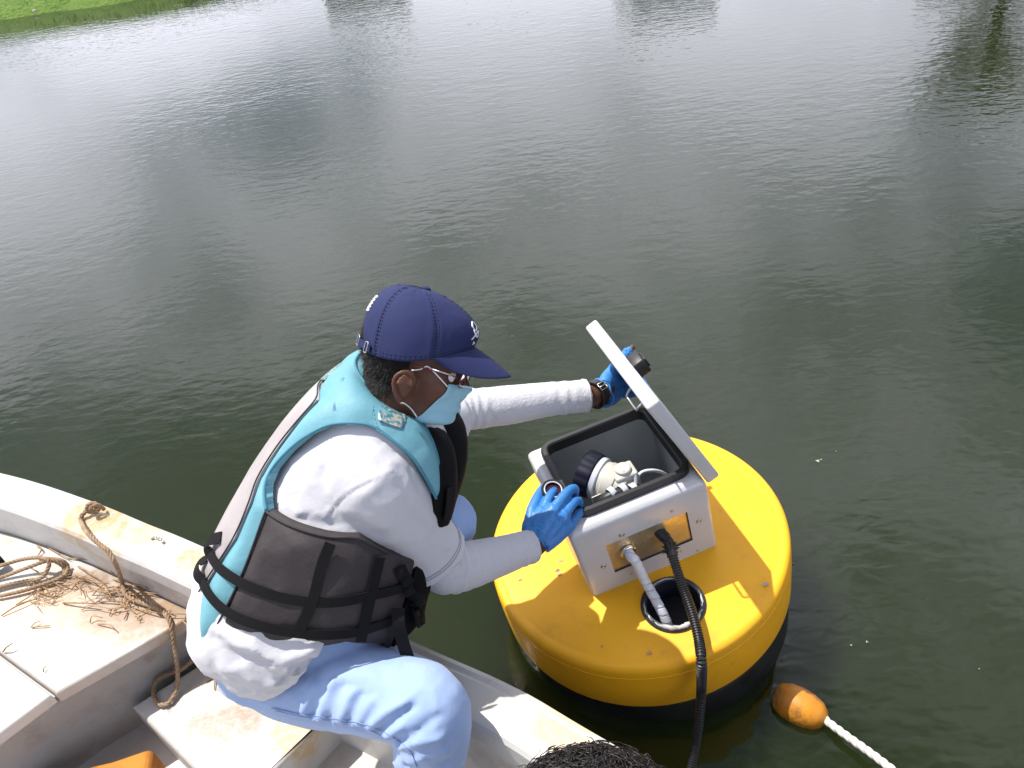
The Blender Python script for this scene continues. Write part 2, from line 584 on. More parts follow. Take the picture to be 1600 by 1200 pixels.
M_wall = [mat('hazed_grey', (0.80, 0.80, 0.80), 0.35, (0.70, 0.70, 0.71), scale=.4, metal=.75), mat('hazed_warm', (0.84, 0.81, 0.76), 0.35, (0.76, 0.73, 0.69), scale=.4, metal=.75)]  # pale metallic finish of walls and panes stands in for distance haze
M_pane = mat('hazed_pane', (0.62, 0.64, 0.66), 0.15, metal=.8)
M_roof = mat('roof_felt', (0.14, 0.13, 0.13), 0.9)
def building(x, y, wx, wy, h, floors, bays, wm, label):
    z0 = 1.6
    t_ = thing('apartment_block', label, 'building', (x, y, z0), 'blocks beyond the far bank')
    obj('wall', box((x - wx / 2, y - wy / 2, z0 - .5), (x + wx / 2, y + wy / 2, z0 + h)), wm, t_, smooth=False)
    obj('roof', box((x - wx / 2 - .2, y - wy / 2 - .2, z0 + h + .003), (x + wx / 2 + .2, y + wy / 2 + .2, z0 + h + .5), .05), M_roof, t_, smooth=False)
    fm = None
    for i in range(floors):
        for j in range(bays):
            cx = x - wx / 2 + (j + .5) * wx / bays; cz = z0 + (i + .55) * h / floors
            lo = Vector((cx - wx / bays * .28, y - wy / 2 - .06, cz - h / floors * .25)); hi = Vector((cx + wx / bays * .28, y - wy / 2 + .05, cz + h / floors * .25))
            if fm is None:
                o = obj('window', box(lo, hi), M_pane, t_, smooth=False); fm = o.data; ref = (lo + hi) / 2
            else:
                o = bpy.data.objects.new('window', fm); COL.objects.link(o); o.parent = t_; o.location = (lo + hi) / 2 - ref
building(-11, 104, 9, 12, 15, 7, 4, M_wall[1], 'slim warm tower mirrored in the water at the left')
building(25, 104, 10, 12, 20, 7, 4, M_wall[0], 'tall grey block mirrored right of the middle')
building(4, 110, 8, 12, 13, 6, 3, M_wall[1], 'low pale block between the two tall ones')
building(50, 96, 14, 12, 15, 5, 5, M_wall[1], 'low warm pale block behind the olive tree')
# ------------------------------------------------------------------ boat
GEL = (0.62, 0.61, 0.585)  # paler than the lit deck, lightens hull and riser faces in shade
BROWN = (0.22, 0.13, 0.07); TAN = (0.42, 0.28, 0.11); RUST = (0.19, 0.11, 0.06); MUD = (0.27, 0.20, 0.14)
boat = thing('boat', 'white weathered fibreglass boat with worn tan patches on its rim', 'boat', (-0.9, 0.9, 0.0))
BO = ORG[boat]
def loc(p): return tuple(Vector(p) - BO)
def gp(px, py, z): return loc(Z(px, py, z))
GZ, DZ, PZ, FZ = 0.45, 0.32, 0.16, 0.03
outer = [(-3.3, 2.02), (-2.6, 2.03), (-2.0, 1.93), (-1.529, 1.745), (-1.211, 1.579), (-1.018, 1.461), (-.841, 1.352), (-.298, .996), (-.081, .855), (.08, .725), (.5, .39), (1.2, -.19), (1.7, -.62), (2.4, -1.25)]
oc = cat(outer, 150)
def inn(i):
    a = oc[max(0, i - 1)]; b = oc[min(149, i + 1)]
    t_ = b - a; t_ /= np.linalg.norm(t_)
    return np.array([-t_[1], t_[0]]) * -1.0 if (np.array([-t_[1], t_[0]]) @ np.array([.5, .85])) > 0 else np.array([-t_[1], t_[0]])
def sweep(prof):
    rings = []
    for i in range(150):
        n2 = inn(i)
        rings.append([Vector((oc[i][0] + n2[0] * o_, oc[i][1] + n2[1] * o_, z)) for o_, z in prof])
    return loft(rings, True, True)
GW = 0.094
hullp = [(0.16, -0.3), (0.07, -0.08), (0.03, 0.1), (0.008, 0.30), (0.004, 0.405), (GW - .006, 0.405), (GW + .004, 0.33), (GW + .012, 0.16), (GW + .018, 0.0), (GW + .02, -.3)]
M_hull = mat('gelcoat_hull', GEL, 0.38, (0.44, 0.425, 0.40), dirt=[((0.30, 0.245, 0.19), 38, .56, .78, .5), ((0.30, 0.24, 0.18), 120, .64, .78, .6), ((0.37, 0.32, 0.26), 6, .48, .72, .5)], scale=3.2, lo=.45, hi=.8, bump=0.0006, bscale=40, coords='Object',
    spots=[(gp(165, 865, .38), (.10, .10, .12), (0.42, 0.33, 0.23), 14, .9, .55), (gp(260, 925, .35), (.25, .14, .03), MUD, 10, .8, .55),
           (gp(840, 1150, .30), (.16, .2, .10), MUD, 9, .8, .6), (gp(770, 1180, .2), (.5, .4, .06), (0.55, 0.50, 0.44), 6, .9, .5)])
obj('hull', sweep(hullp), M_hull, boat, sharp=12)
gun = [(-0.012, 0.398), (-0.014, 0.432), (-0.008, 0.446), (0.002, 0.4505), (0.010, 0.4478), (0.013, 0.4478), (0.018, 0.4500), (0.05, 0.4515), (GW - .012, 0.450), (GW - .002, 0.4465), (GW + .005, 0.438), (GW + .008, 0.398)]
M_gun = mat('gelcoat_gunwale', (0.52, 0.51, 0.49), 0.35, (0.46, 0.445, 0.415), dirt=[((0.30, 0.245, 0.19), 38, .56, .78, .5), ((0.30, 0.24, 0.18), 120, .64, .78, .6), ((0.37, 0.32, 0.26), 6, .48, .72, .5)], scale=4, lo=.5, hi=.8, bump=0.0008, bscale=45,
    spots=[(gp(150, 805, GZ), (.11, .09, .2), TAN, 16, .7, .95), (gp(205, 835, GZ), (.10, .06, .2), (0.48, 0.36, 0.19), 22, 1.0, .8), (gp(245, 848, GZ), (.06, .05, .2), (.52, .43, .29), 25, 1.0, .6),
           (gp(297, 875, GZ), (.05, .05, .2), TAN, 24, .8, .85), (gp(655, 1030, GZ), (.10, .05, .2), (0.50, 0.42, 0.32), 18, 1.2, .65),
           (gp(880, 1140, GZ), (.075, .06, .2), (0.60, 0.47, 0.28), 22, .7, .9), (gp(800, 1095, GZ), (.12, .03, .1), (0.55, .47, .38), 14, 1.2, .4),
           (gp(190, 826, GZ), (.012, .05, .1), (0.42, .27, .13), 40, .8, .8)])
obj('gunwale', sweep(gun), M_gun, boat, sharp=18)
# opposite side of the boat, behind the camera
rings = []
for i in range(150):
    n2 = inn(i); k = 1.72
    rings.append([Vector((oc[i][0] + n2[0] * (k - o_), oc[i][1] + n2[1] * (k - o_), z)) for o_, z in hullp[:5] + gun[1:] + hullp[5:]])
obj('hull', loft(rings, True, True), M_hull, boat, sharp=40)
def innpt(x, off):
    i = int(np.argmin(np.abs(oc[:, 0] - x))); n2 = inn(i)
    return Vector((oc[i][0] + n2[0] * off, oc[i][1] + n2[1] * off))
def innline(x0, x1, off, k=14):
    return [innpt(x, off) for x in np.linspace(x0, x1, k)]
E1 = Vector((-.864, 1.255)); E2 = Vector((-1.163, 1.073)); E3 = Vector((-1.30, .945)); E4 = Vector((-1.62, .62))
wall_off = GW + .006
i1 = innpt(-.853, wall_off)
seam1 = E2 + (Vector((-1.356, 1.21)) - E2) * 8
# main bow deck beside the gunwale
deckP = [E2, E1, i1] + innline(-.87, -2.9, wall_off, 22) + [Vector((-2.9, 2.25 - .9)), seam1 * .55 + E2 * .45]
deckP = [Vector((p[0], p[1])) for p in deckP]
M_deck = mat('gelcoat_deck', (0.50, 0.485, 0.46), 0.42, (0.46, 0.43, 0.39), dirt=[((0.30, 0.245, 0.19), 38, .56, .78, .5), ((0.30, 0.24, 0.18), 120, .64, .78, .6), ((0.37, 0.32, 0.26), 6, .48, .72, .5)], scale=3.0, lo=.4, hi=.75, bump=0.0008, bscale=60,
    spots=[(gp(150, 935, DZ), (.34, .14, .3), (0.27, 0.175, 0.10), 7, 1.0, .75), (gp(255, 955, DZ), (.22, .10, .3), (0.30, 0.175, 0.09), 12, 1.1, .8), (gp(110, 915, DZ), (.12, .05, .3), (0.19, 0.11, 0.06), 22, 1.2, .7),
           (gp(20, 960, DZ), (.22, .10, .3), (0.70, .52, .34), 9, 1.1, .5), (gp(290, 965, DZ), (.07, .06, .3), BROWN, 22, 1.2, .6), (gp(150, 1010, DZ), (.35, .2, .3), (.36, .27, .19), 4, 1.5, .35)])
obj('bow_deck', poly_slab(deckP, DZ - .035, DZ, .009), M_deck, boat, sharp=50)
d = (seam1 - E2).normalized(); nrm = Vector((d.y, -d.x)); nrm = nrm if nrm.dot(Vector((-.5, -.85))) > 0 else -nrm
g0 = E2 + nrm * .006 + d * .004
hatchP = [g0, g0 + d * 1.1, g0 + d * 1.1 + Vector((-.45, -.72)), E4, E3]
M_hatch = mat('gelcoat_hatch', (0.52, 0.51, 0.49), 0.40, (0.46, 0.44, 0.41), dirt=[((0.30, 0.245, 0.19), 38, .56, .78, .5), ((0.30, 0.24, 0.18), 120, .64, .78, .6), ((0.37, 0.32, 0.26), 6, .48, .72, .5)], scale=2.5, lo=.45, hi=.8, bump=0.0006, bscale=50,
    spots=[(gp(40, 1110, DZ), (.2, .04, .1), (.60, .50, .40), 10, 1.3, .4)])
obj('hatch_cover', poly_slab(hatchP, DZ - .03, DZ + .002, .008), M_hatch, boat, sharp=50)
# filler added under the seam between deck and hatch to block sunlight
obj('seam_light_block', poly_slab([E2 + d * .03 - nrm * .02, E2 + d * 1.1 - nrm * .02, E2 + d * 1.1 + nrm * .03, E2 + d * .03 + nrm * .03], DZ - .06, DZ - .037, 0), M_hatch, boat, smooth=False)
# riser under the deck edge, set back a little
def wall(P, z0, z1, th=0.02, side=1):
    V = []; n = len(P)
    for p in P: V += [(p[0], p[1], z0), (p[0], p[1], z1)]
    F = [(2 * i, 2 * i + 2, 2 * i + 3, 2 * i + 1) for i in range(n - 1)]
    return V, F
sb = Vector((-.012, .019))
M_riser = mat('gelcoat_riser', GEL, 0.42, (0.42, 0.40, 0.37), dirt=[((0.30, 0.245, 0.19), 38, .56, .78, .5), ((0.30, 0.24, 0.18), 120, .64, .78, .6), ((0.37, 0.32, 0.26), 6, .48, .72, .5)], scale=4, lo=.45, hi=.8, bump=0.0006, bscale=40,
    spots=[(gp(230, 1010, .24), (.05, .05, .028), (0.42, .33, .24), 26, .9, .85), (gp(212, 1022, .22), (.02, .02, .02), (0.42, .33, .24), 26, .9, .8), (gp(236, 1028, .2), (.006, .006, .05), (0.38, .3, .22), 40, .4, .8),
           (gp(298, 1000, .24), (.018, .02, .14), RUST, 30, 1.0, .85), (gp(80, 1100, .28), (.16, .1, .012), RUST, 24, 1.2, .8), (gp(110, 1160, .15), (.012, .02, .2), (.5, .45, .38), 20, .6, .5)])
rp = [Vector((-.80, 1.294)), E1 + sb, E2 + sb, E3 + sb * 1.5, E4 + sb * 1.5]
bm = to_bm(wall(rp, 0.0, DZ - .03))
bmesh.ops.solidify(bm, geom=bm.faces[:], thickness=0.012)
obj('deck_riser', from_bm(bm), M_riser, boat, smooth=False)
# side step the worker sits beside
c0 = Vector((-1.062, 1.118)); c1 = Vector((-.735, .822)); c2 = Vector((-.525, 1.045))
ipts = innline(-.50, -.86, GW + .010, 8)
stepP = round_poly([c0 + Vector((.3, .15)), c0, c1, c2], [0, 0, .05, 0.0], 8)[1:] + [Vector((p.x, p.y)) for p in ipts] + [E1 + Vector((.006, -.004))]
M_step = mat('gelcoat_step', (0.50, 0.48, 0.455), 0.42, (0.45, 0.415, 0.37), dirt=[((0.30, 0.245, 0.19), 38, .56, .78, .5), ((0.30, 0.24, 0.18), 120, .64, .78, .6), ((0.37, 0.32, 0.26), 6, .48, .72, .5)], scale=4, lo=.4, hi=.75, bump=0.0008, bscale=55,
    spots=[(gp(345, 1135, PZ), (.11, .055, .1), (0.26, 0.175, 0.125), 16, 1.3, .8), (gp(410, 1110, PZ), (.08, .06, .1), (0.27, .185, .13), 16, 1.3, .6), (gp(455, 1150, PZ), (.07, .06, .1), TAN, 18, 1.1, .8),
           (gp(265, 1110, PZ), (.008, .008, .05), RUST, 40, .6, .8), (gp(315, 1165, PZ), (.05, .02, .1), (.62, .5, .42), 20, 1.3, .6), (gp(320, 1040, PZ), (.09, .03, .1), (.5, .36, .25), 18, 1.2, .7), (gp(350, 1075, PZ), (.02, .012, .1), RUST, 30, .8, .7)])
obj('side_step', poly_slab(stepP, 0.0, PZ, .014, 4), M_step, boat, sharp=50)
floorP = innline(-2.2, 2.2, GW + .014, 40) + [Vector((p[0] + inn(i)[0] * 1.62, p[1] + inn(i)[1] * 1.62)) for i, p in reversed(list(enumerate(oc))) if -2.2 < p[0] < 2.2][::4]
M_floor = mat('gelcoat_floor', (0.60, 0.585, 0.55), 0.5, (0.48, 0.44, 0.39), scale=4, bump=0.001, bscale=70,
    spots=[(gp(520, 1185, FZ), (.05, .05, .1), (.45, .37, .28), 20, 1.2, .7)])
obj('floor', poly_slab(floorP, -.02, FZ, 0), M_floor, boat, smooth=False)
# little bent wire clip on the rim
M_steel = mat('dull_steel', (0.45, 0.46, 0.47), 0.38, metal=0.9, bump=0.0003, bscale=80)
wc = [gp(238, 841, GZ + .004), gp(243, 838, GZ + .010), gp(247, 843, GZ + .004), gp(250, 839, GZ + .012), gp(255, 847, GZ + .004)]
wc = [Vector(p) + BO for p in wc]
wl = join(ctube(wc, .0016, 24, 6), ball(wc[0], .0045, n=8), ball(wc[-1], .0045, n=8))
tag(obj('wire_clip', wl, M_steel), 'small bent wire clip with two screw heads lying on the white rim', 'wire clip')

# ------------------------------------------------------------------ ropes and litter on the bow
M_rope = mat('jute_rope', (0.33, 0.23, 0.145), 0.9, (0.24, 0.155, 0.09), scale=40, bump=0.0012, bscale=220)
def on_wall(px, py, off):
    lo_, hi_ = .15, .60            # height at which the sight line is 'off' inboard of the boat's outer edge
    def inb(z):
        p = Z(px, py, z); i = int(np.argmin((oc[:, 0] - p.x) ** 2 + (oc[:, 1] - p.y) ** 2)); n2 = inn(i)
        return (p.x - oc[i][0]) * n2[0] + (p.y - oc[i][1]) * n2[1] - off
    for _ in range(40):
        m_ = (lo_ + hi_) / 2
        if inb(m_) > 0: hi_ = m_
        else: lo_ = m_
    return Z(px, py, lo_)
rp_ = [Z(140, 792, GZ + .02), Z(133, 800, GZ + .018), Z(128, 806, GZ + .012), Z(127, 815, GZ + .010), on_wall(136, 832, GW + .014), on_wall(153, 848, GW + .026), on_wall(170, 862, GW + .034), on_wall(182, 885, GW + .045), Z(190, 908, DZ + .022), Z(196, 928, DZ + .014), Z(210, 938, DZ + .010), Z(235, 947, DZ + .010), Z(256, 957, DZ + .012),
       Z(267, 975, DZ + .006), Z(271, 1000, .29), Z(277, 1045, .22), Z(276, 1075, PZ + .02), Z(264, 1098, PZ + .010), Z(248, 1100, PZ + .010), Z(240, 1085, PZ + .010), Z(243, 1066, PZ + .012), Z(258, 1055, PZ + .012), Z(283, 1046, PZ + .012), Z(303, 1032, PZ + .014), Z(322, 1037, PZ + .010), Z(336, 1048, PZ + .010)]
knot = [Z(140, 792, GZ + .02), Z(147, 788, GZ + .03), Z(150, 797, GZ + .015), Z(139, 800, GZ + .012), Z(136, 791, GZ + .03), Z(146, 786, GZ + .035), Z(155, 792, GZ + .022), Z(149, 801, GZ + .012), Z(141, 795, GZ + .034), Z(152, 789, GZ + .034), Z(163, 796, GZ + .008)]
tag(obj('mooring_rope', join(rope(rp_, .0062, 120), rope(knot, .0056, 80)), M_rope), 'brown twisted mooring rope knotted on the rim and trailing down to the step', 'rope')
cz = DZ + .012
loopA = [Z(-60, 925, cz + .01), Z(0, 903, cz + .02), Z(40, 888, cz + .035), Z(75, 876, cz + .035), Z(92, 880, cz + .02), Z(101, 890, cz), Z(95, 902, cz), Z(70, 912, cz), Z(40, 922, cz), Z(0, 931, cz), Z(-60, 940, cz)]
loopB = [Z(-60, 905, cz + .02), Z(0, 884, cz + .03), Z(45, 872, cz + .04), Z(74, 874, cz + .045), Z(75, 888, cz + .03), Z(64, 903, cz + .012), Z(40, 908, cz), Z(0, 917, cz), Z(-60, 935, cz)]
loopC = [Z(62, 874, cz + .04), Z(80, 873, cz + .03), Z(97, 876, cz + .02), Z(106, 886, cz), Z(102, 900, cz)]
tag(obj('rope_coil', join(rope(loopA, .0056, 100), rope(loopB, .0056, 100), rope(loopC, .0056, 40)), M_rope), 'brown rope coiled in loose loops on the white bow deck', 'rope')
M_black = mat('black_rubber', (0.012, 0.012, 0.013), 0.45, bump=0.0004, bscale=150)
hp = [Z(-50, 890, DZ + .03), Z(-15, 884, DZ + .03), Z(3, 872, DZ + .03)]
Q = cat(hp, 90)
tag(obj('ribbed_hose', tube(Q, [.016 + .0022 * (i % 3 == 0) for i in range(90)], 14), M_black), 'black ribbed hose end at the far left on the bow deck', 'hose')
# straw
M_straw = mat('straw', (0.42, 0.27, 0.14), 0.85, (0.25, 0.14, 0.07), scale=60, bump=0.0005, bscale=200)
rnd = random.Random(5); parts = []
def stalk(a, b, r_, lift=.0):
    a = Vector(a); b = Vector(b); m_ = (a + b) / 2 + Vector((rnd.gauss(0, .008), rnd.gauss(0, .008), lift))
    parts.append(ctube([a, m_, b], [r_, r_, r_ * .6], 5, 5))
named = [(98, 912, 130, 905), (98, 942, 150, 943), (127, 953, 175, 952), (151, 941, 172, 930), (141, 973, 160, 965), (48, 980, 66, 970), (48, 980, 78, 978), (70, 852, 108, 873), (58, 853, 59, 868), (45, 885, 95, 918), (152, 975, 180, 984), (171, 962, 182, 953), (105, 872, 178, 897), (122, 885, 158, 908), (158, 908, 175, 935), (2, 962, 62, 935), (160, 925, 240, 930), (175, 905, 225, 925), (200, 932, 245, 928), (178, 955, 210, 948), (210, 950, 300, 960), (180, 918, 232, 922), (60, 925, 88, 922), (25, 945, 55, 925), (322, 1065, 335, 1078), (5, 1018, 20, 1005), (68, 1050, 73, 1040), (300, 955, 308, 968), (293, 960, 302, 985)]
for (x0, y0, x1, y1) in named:
    zz = PZ if y0 > 1060 and x0 > 300 else DZ
    stalk(Z(x0, y0, zz + .004), Z(x1, y1, zz + rnd.choice((.004, .012, .02))), rnd.uniform(.0012, .0024), rnd.uniform(0, .01))
for _ in range(105):
    t_ = rnd.random()
    cx = 110 + 130 * t_ + rnd.gauss(0, 16); cy = 885 + 55 * t_ + rnd.gauss(0, 14) + 6
    a = rnd.gauss(.35, .7); L = rnd.uniform(8, 42)
    p0 = (cx - math.cos(a) * L / 2, cy - math.sin(a) * L * .4); p1 = (cx + math.cos(a) * L / 2, cy + math.sin(a) * L * .4)
    # keep the litter on the deck, off the inner wall
    if p0[1] < 845 + p0[0] * .39 or p1[1] < 845 + p1[0] * .39: continue
    stalk(Z(*p0, DZ + rnd.uniform(.003, .012)), Z(*p1, DZ + rnd.uniform(.003, .016)), rnd.uniform(.0007, .0019), rnd.uniform(0, .008))
for _ in range(40):
    cx = rnd.uniform(40, 100); cy = rnd.uniform(905, 945); a = rnd.gauss(-.4, .8); L = rnd.uniform(8, 30)
    stalk(Z(cx, cy, DZ + .004), Z(cx + math.cos(a) * L, cy + math.sin(a) * L, DZ + .008), rnd.uniform(.0006, .0014), .004)
tag(obj('straw', join(*parts), M_straw), 'dry straw and reed bits scattered over the bow deck', kind='stuff')
# orange foam cushion on the boat floor
M_orange = mat('orange_foam', (0.50, 0.195, 0.022), 0.85, (0.36, 0.125, 0.018), scale=14, bump=0.003, bscale=26, bumps=[(120, 3, .0008)])
a0 = Z(238, 1163, .15); a1 = Z(120, 1200, .15); ux = (a1 - a0); ux.z = 0; ux.normalize(); uy = Vector((-ux.y, ux.x, 0)); uy = uy if uy.y < 0 else -uy
# runs from its upper corner towards the left and towards the camera
cu = box((0, 0, -.105), (.34, .26, 0), .022, 4)
cu = tf(cu, frame(a0 + Vector((0, 0, 0.0)), ux, uy, Vector((0, 0, 1))))
bm = to_bm(cu); bmesh.ops.subdivide_edges(bm, edges=bm.edges[:], cuts=3, use_grid_fill=True)
for v in bm.verts: v.co += Vector((noise.noise(v.co * 9), noise.noise(v.co * 9 + Vector((5, 0, 0))), noise.noise(v.co * 9 + Vector((0, 7, 0))))) * .006
bmesh.ops.recalc_face_normals(bm, faces=bm.faces[:])
tag(obj('foam_cushion', from_bm(bm), M_orange), 'worn orange foam cushion on the boat floor below the step', 'cushion')
# ------------------------------------------------------------------ buoy
BN = Vector((-.122, -.012, .992)).normalized()
BX = Vector((.967, .223, .121)); BX = (BX - BN * BX.dot(BN)).normalized()
BY = BN.cross(BX).normalized()
BC = Vector((.274, 1.370, .267))
MB_ = frame(BC, BX, BY, BN)
def Bp(px, py, h=0.0):                # point on the buoy's tilted top, h above it
    v = ray(px, py); t_ = ((BC + BN * h - EYE).dot(BN)) / v.dot(BN)
    return EYE + v * t_
YEL = (0.90, 0.445, 0.010)
M_yel = mat('yellow_buoy', YEL, 0.42, (0.81, 0.385, 0.010), scale=3.0, lo=.38, hi=.72, bump=0.0010, bscale=9, bumps=[(70, 3, .00015)], rough2=.55, spec=.4,
    dirt=[((0.46, 0.22, 0.02), 7, .50, .75, .35), ((0.36, 0.18, 0.03), 18, .58, .80, .45), ((0.26, 0.14, 0.05), 95, .64, .76, .65), ((0.55, 0.36, 0.16), 38, .60, .78, .4)])
BR = 0.40
ph = Bp(1052, 945)
lc = MB_.inverted() @ ph
buoy = thing('buoy', 'round yellow monitoring buoy with a black base floating beside the boat', 'buoy', tuple(Vector((BC.x, BC.y, 0))))
prof = [(0.0, .004), (.10, .004), (.24, .003), (.355, .0), (.368, -.0012), (.373, -.0022), (.378, -.0012), (.388, -.0015), (.394, -.005), (.3985, -.011), (.400, -.020), (.4005, -.034), (.3995, -.0355), (.3995, -.0375), (.4008, -.039), (.4015, -.09), (.4005, -.165), (.397, -.174), (.388, -.178), (.20, -.178)]
def bool_cut(VF, CF):
    out = []
    for X_ in (VF, CF):
        bm = to_bm(X_); bmesh.ops.remove_doubles(bm, verts=bm.verts[:], dist=1e-6); bmesh.ops.recalc_face_normals(bm, faces=bm.faces[:]); out.append(from_bm(bm))
    VF, CF = out
    a = bpy.data.objects.new('a', mesh('a', VF[0], VF[1], False)); b = bpy.data.objects.new('b', mesh('b', CF[0], CF[1], False))
    COL.objects.link(a); COL.objects.link(b)
    md = a.modifiers.new('B', 'BOOLEAN'); md.object = b; md.operation = 'DIFFERENCE'; md.solver = 'EXACT'
    dg = bpy.context.evaluated_depsgraph_get(); ev = a.evaluated_get(dg); m2 = ev.to_mesh()
    r_ = ([v.co.copy() for v in m2.vertices], [tuple(p.vertices) for p in m2.polygons])
    ev.to_mesh_clear(); bpy.data.objects.remove(a); bpy.data.objects.remove(b)
    return r_
body = lathe(prof, 160, False, False)
holec = tf(lathe([(.066, -.12), (.066, .03)], 48, True, True), Matrix.Translation((lc.x, lc.y, 0)))
body = bool_cut(body, holec)
obj('float_body', tf(body, MB_), M_yel, buoy, sharp=35)
M_base = mat('black_base', (0.010, 0.010, 0.011), 0.35, (0.02, 0.02, 0.018), scale=5, bump=0.0008, bscale=30)
bprof = [(.385, -.176), (.392, -.186), (.394, -.20), (.394, -.30), (.388, -.42), (.36, -.50), (0.0, -.52)]
obj('base_skirt', tf(lathe(bprof, 120, False, True), MB_), M_base, buoy)
# pipe through the float: dark sleeve with ragged sealant
M_pipe = mat('black_pipe', (0.010, 0.012, 0.022), 0.4, (0.02, 0.022, 0.035), scale=20, bump=0.0004, bscale=60)
Mp = frame(BC + BX * lc.x + BY * lc.y, BX, BY, BN)
pp = [(.0795, .0045), (.0785, .007), (.069, .0085), (.0665, .011), (.0655, .011), (.064, .005), (.0635, -.06)]
obj('pipe_sleeve', tf(lathe(pp, 64, False, False), Mp), M_pipe, buoy)
obj('pipe_floor', tf(lathe([(.0, -.058), (.064, -.058)], 48, False, False), Mp), mat('dark_inside', (.006, .007, .014), .6), buoy)
M_seal = mat('grey_sealant', (0.52, 0.52, 0.50), 0.6, (0.30, 0.30, 0.29), scale=30, bump=0.002, bscale=40)
for a0_, a1_, w_ in ((R(205), R(318), .0075), (R(60), R(125), .004), (R(150), R(200), .003), (R(-35), R(10), .003)):
    P = []
    rad = []
    n_ = 36
    for i in range(n_):
        a = a0_ + (a1_ - a0_) * i / (n_ - 1)
        k = noise.noise(Vector((a * 6, w_ * 300, 0)))
        P.append(Mp @ Vector(((.070 + .003 * k) * math.cos(a), (.070 + .003 * k) * math.sin(a), .0095)))
        rad.append(w_ * (.75 + .5 * noise.noise(Vector((a * 9, 1, 4)))) * min(1, 4 * i / n_ + .15, 4 * (n_ - 1 - i) / n_ + .15))
    obj('sealant', tube(P, rad, 8), M_seal, buoy)
# scuffs where the paint is chipped
M_scuff = mat('scuffed_paint', (0.40, 0.27, 0.25), 0.6, (0.5, 0.33, 0.12), scale=80)
for (px, py, s) in ((870, 891, .006), (872, 891, .004), (812, 905, .004), (1014, 1020, .005), (811, 950, .005), (1196, 912, .007), (1150, 998, .008), (876, 876, .0055), (874, 898, .005), (940, 1010, .003), (978, 1035, .003)):
    c = MB_.inverted() @ Bp(px, py, .003)
    rr = math.hypot(c.x, c.y)
    z = .0048 if rr < .3 else (.0035 if rr < .36 else .0022)
    pts = [Vector((c.x + s * (1 + .4 * noise.noise(Vector((k, px, 0)))) * math.cos(k * 2 * math.pi / 9) * 1.3, c.y + s * (1 + .4 * noise.noise(Vector((k, px, 3)))) * math.sin(k * 2 * math.pi / 9) * .8, z)) for k in range(9)]
    if rr > .366: continue
    obj('paint_chip', (([MB_ @ p for p in pts]), [tuple(range(9))]), M_scuff, buoy, smooth=False)

# ------------------------------------------------------------------ instrument box
bl = Vector((.134, 1.195, .250)); LE = Vector((-.052, -.032, .278))
bw, bd = .350, .318
M_enam = mat('white_enamel', (0.55, 0.555, 0.575), 0.28, (0.51, 0.515, 0.535), scale=6, bump=0.00025, bscale=120, coat=.2)
M_inner = mat('grey_inside', (0.50, 0.53, 0.55), 0.55, (0.44, 0.47, 0.49), scale=8)
ibox = thing('instrument_box', 'open white metal instrument box on top of the yellow buoy', 'instrument box', tuple(bl + BX * bw / 2 + BY * bd / 2))
bh = LE.length
def X(u, v, t):     # box coordinates: u along front, v towards the back, t 0..1 up the leaning walls
    return bl + BX * u + BY * v + LE * t + BN * .001
def ring_rect(u0, v0, u1, v1, r_, t, seg=6):
    P = round_poly([(u0, v0), (u1, v0), (u1, v1), (u0, v1)], r_, seg)
    return [X(p[0], p[1], t) for p in P]
mL, mR, mF, mB = .034, .016, .034, .016
e = .022 / bh
rings = [ring_rect(0, 0, bw, bd, .012, 0)]
for t_, ins in ((.02, 0), (1 - e * 1.0, 0), (1 - e * .62, .0018), (1 - e * .3, .0065), (1 - e * .08, .0135), (1, .021)):
    rings.append(ring_rect(ins, ins, bw - ins, bd - ins, .012, t_))
rings.append(ring_rect(mL + .006, mF + .006, bw - mR - .006, bd - mB - .006, .026, 1))
shell = loft(rings, True, False)
# window cut in the front wall
wq = [(949, 853), (1075, 799), (1081, 844), (959, 897)]
def front_uv(px, py):
    n_ = BX.cross(LE).normalized(); v = ray(px, py); t_ = (bl - EYE).dot(n_) / v.dot(n_); p = EYE + v * t_ - bl
    # solve p = u BX + s LE
    A = np.array([list(BX), list(LE)]).T
    s, *_ = np.linalg.lstsq(A, np.array(list(p)), rcond=None)
    return s[0], s[1]
uv = [front_uv(*q) for q in wq]
u0 = (uv[0][0] + uv[3][0]) / 2; u1 = (uv[1][0] + uv[2][0]) / 2; t1 = (uv[0][1] + uv[1][1]) / 2; t0 = (uv[2][1] + uv[3][1]) / 2
print('window', u0, u1, t0, t1)
# inner walls close the shell so it has a thickness
inner = [ring_rect(mL + .006, mF + .006, bw - mR - .006, bd - mB - .006, .026, 1 - .004), ring_rect(mL + .004, .006, bw - .01, bd - .01, .02, .94), ring_rect(.006, .006, bw - .006, bd - .006, .012, .9), ring_rect(.006, .006, bw - .006, bd - .006, .012, .03)]
rings_full = rings + [inner[0], inner[1], inner[2], inner[3]]
solid = loft(rings_full, True, True)
cut = ([X(u, v, t) for v in (-.02, .004) for u, t in ((u0, t0), (u1, t0), (u1, t1), (u0, t1))], [(0, 1, 2, 3), (7, 6, 5, 4), (0, 4, 5, 1), (1, 5, 6, 2), (2, 6, 7, 3), (3, 7, 4, 0)])
housing = bool_cut(solid, cut)
ho = obj('housing', housing, M_enam, ibox, sharp=32)
# grey liner inside
lin = [ring_rect(mL + .0075, mF + .0075, bw - mR - .0075, bd - mB - .0075, .026, .992), ring_rect(mL + .007, .0095, bw - .0115, bd - .0115, .02, .93), ring_rect(.0085, .0085, bw - .0085, bd - .0085, .012, .88), ring_rect(.0085, .0085, bw - .0085, bd - .0085, .012, .06)]
obj('liner', loft(lin, False, True), M_inner, ibox, sharp=40)
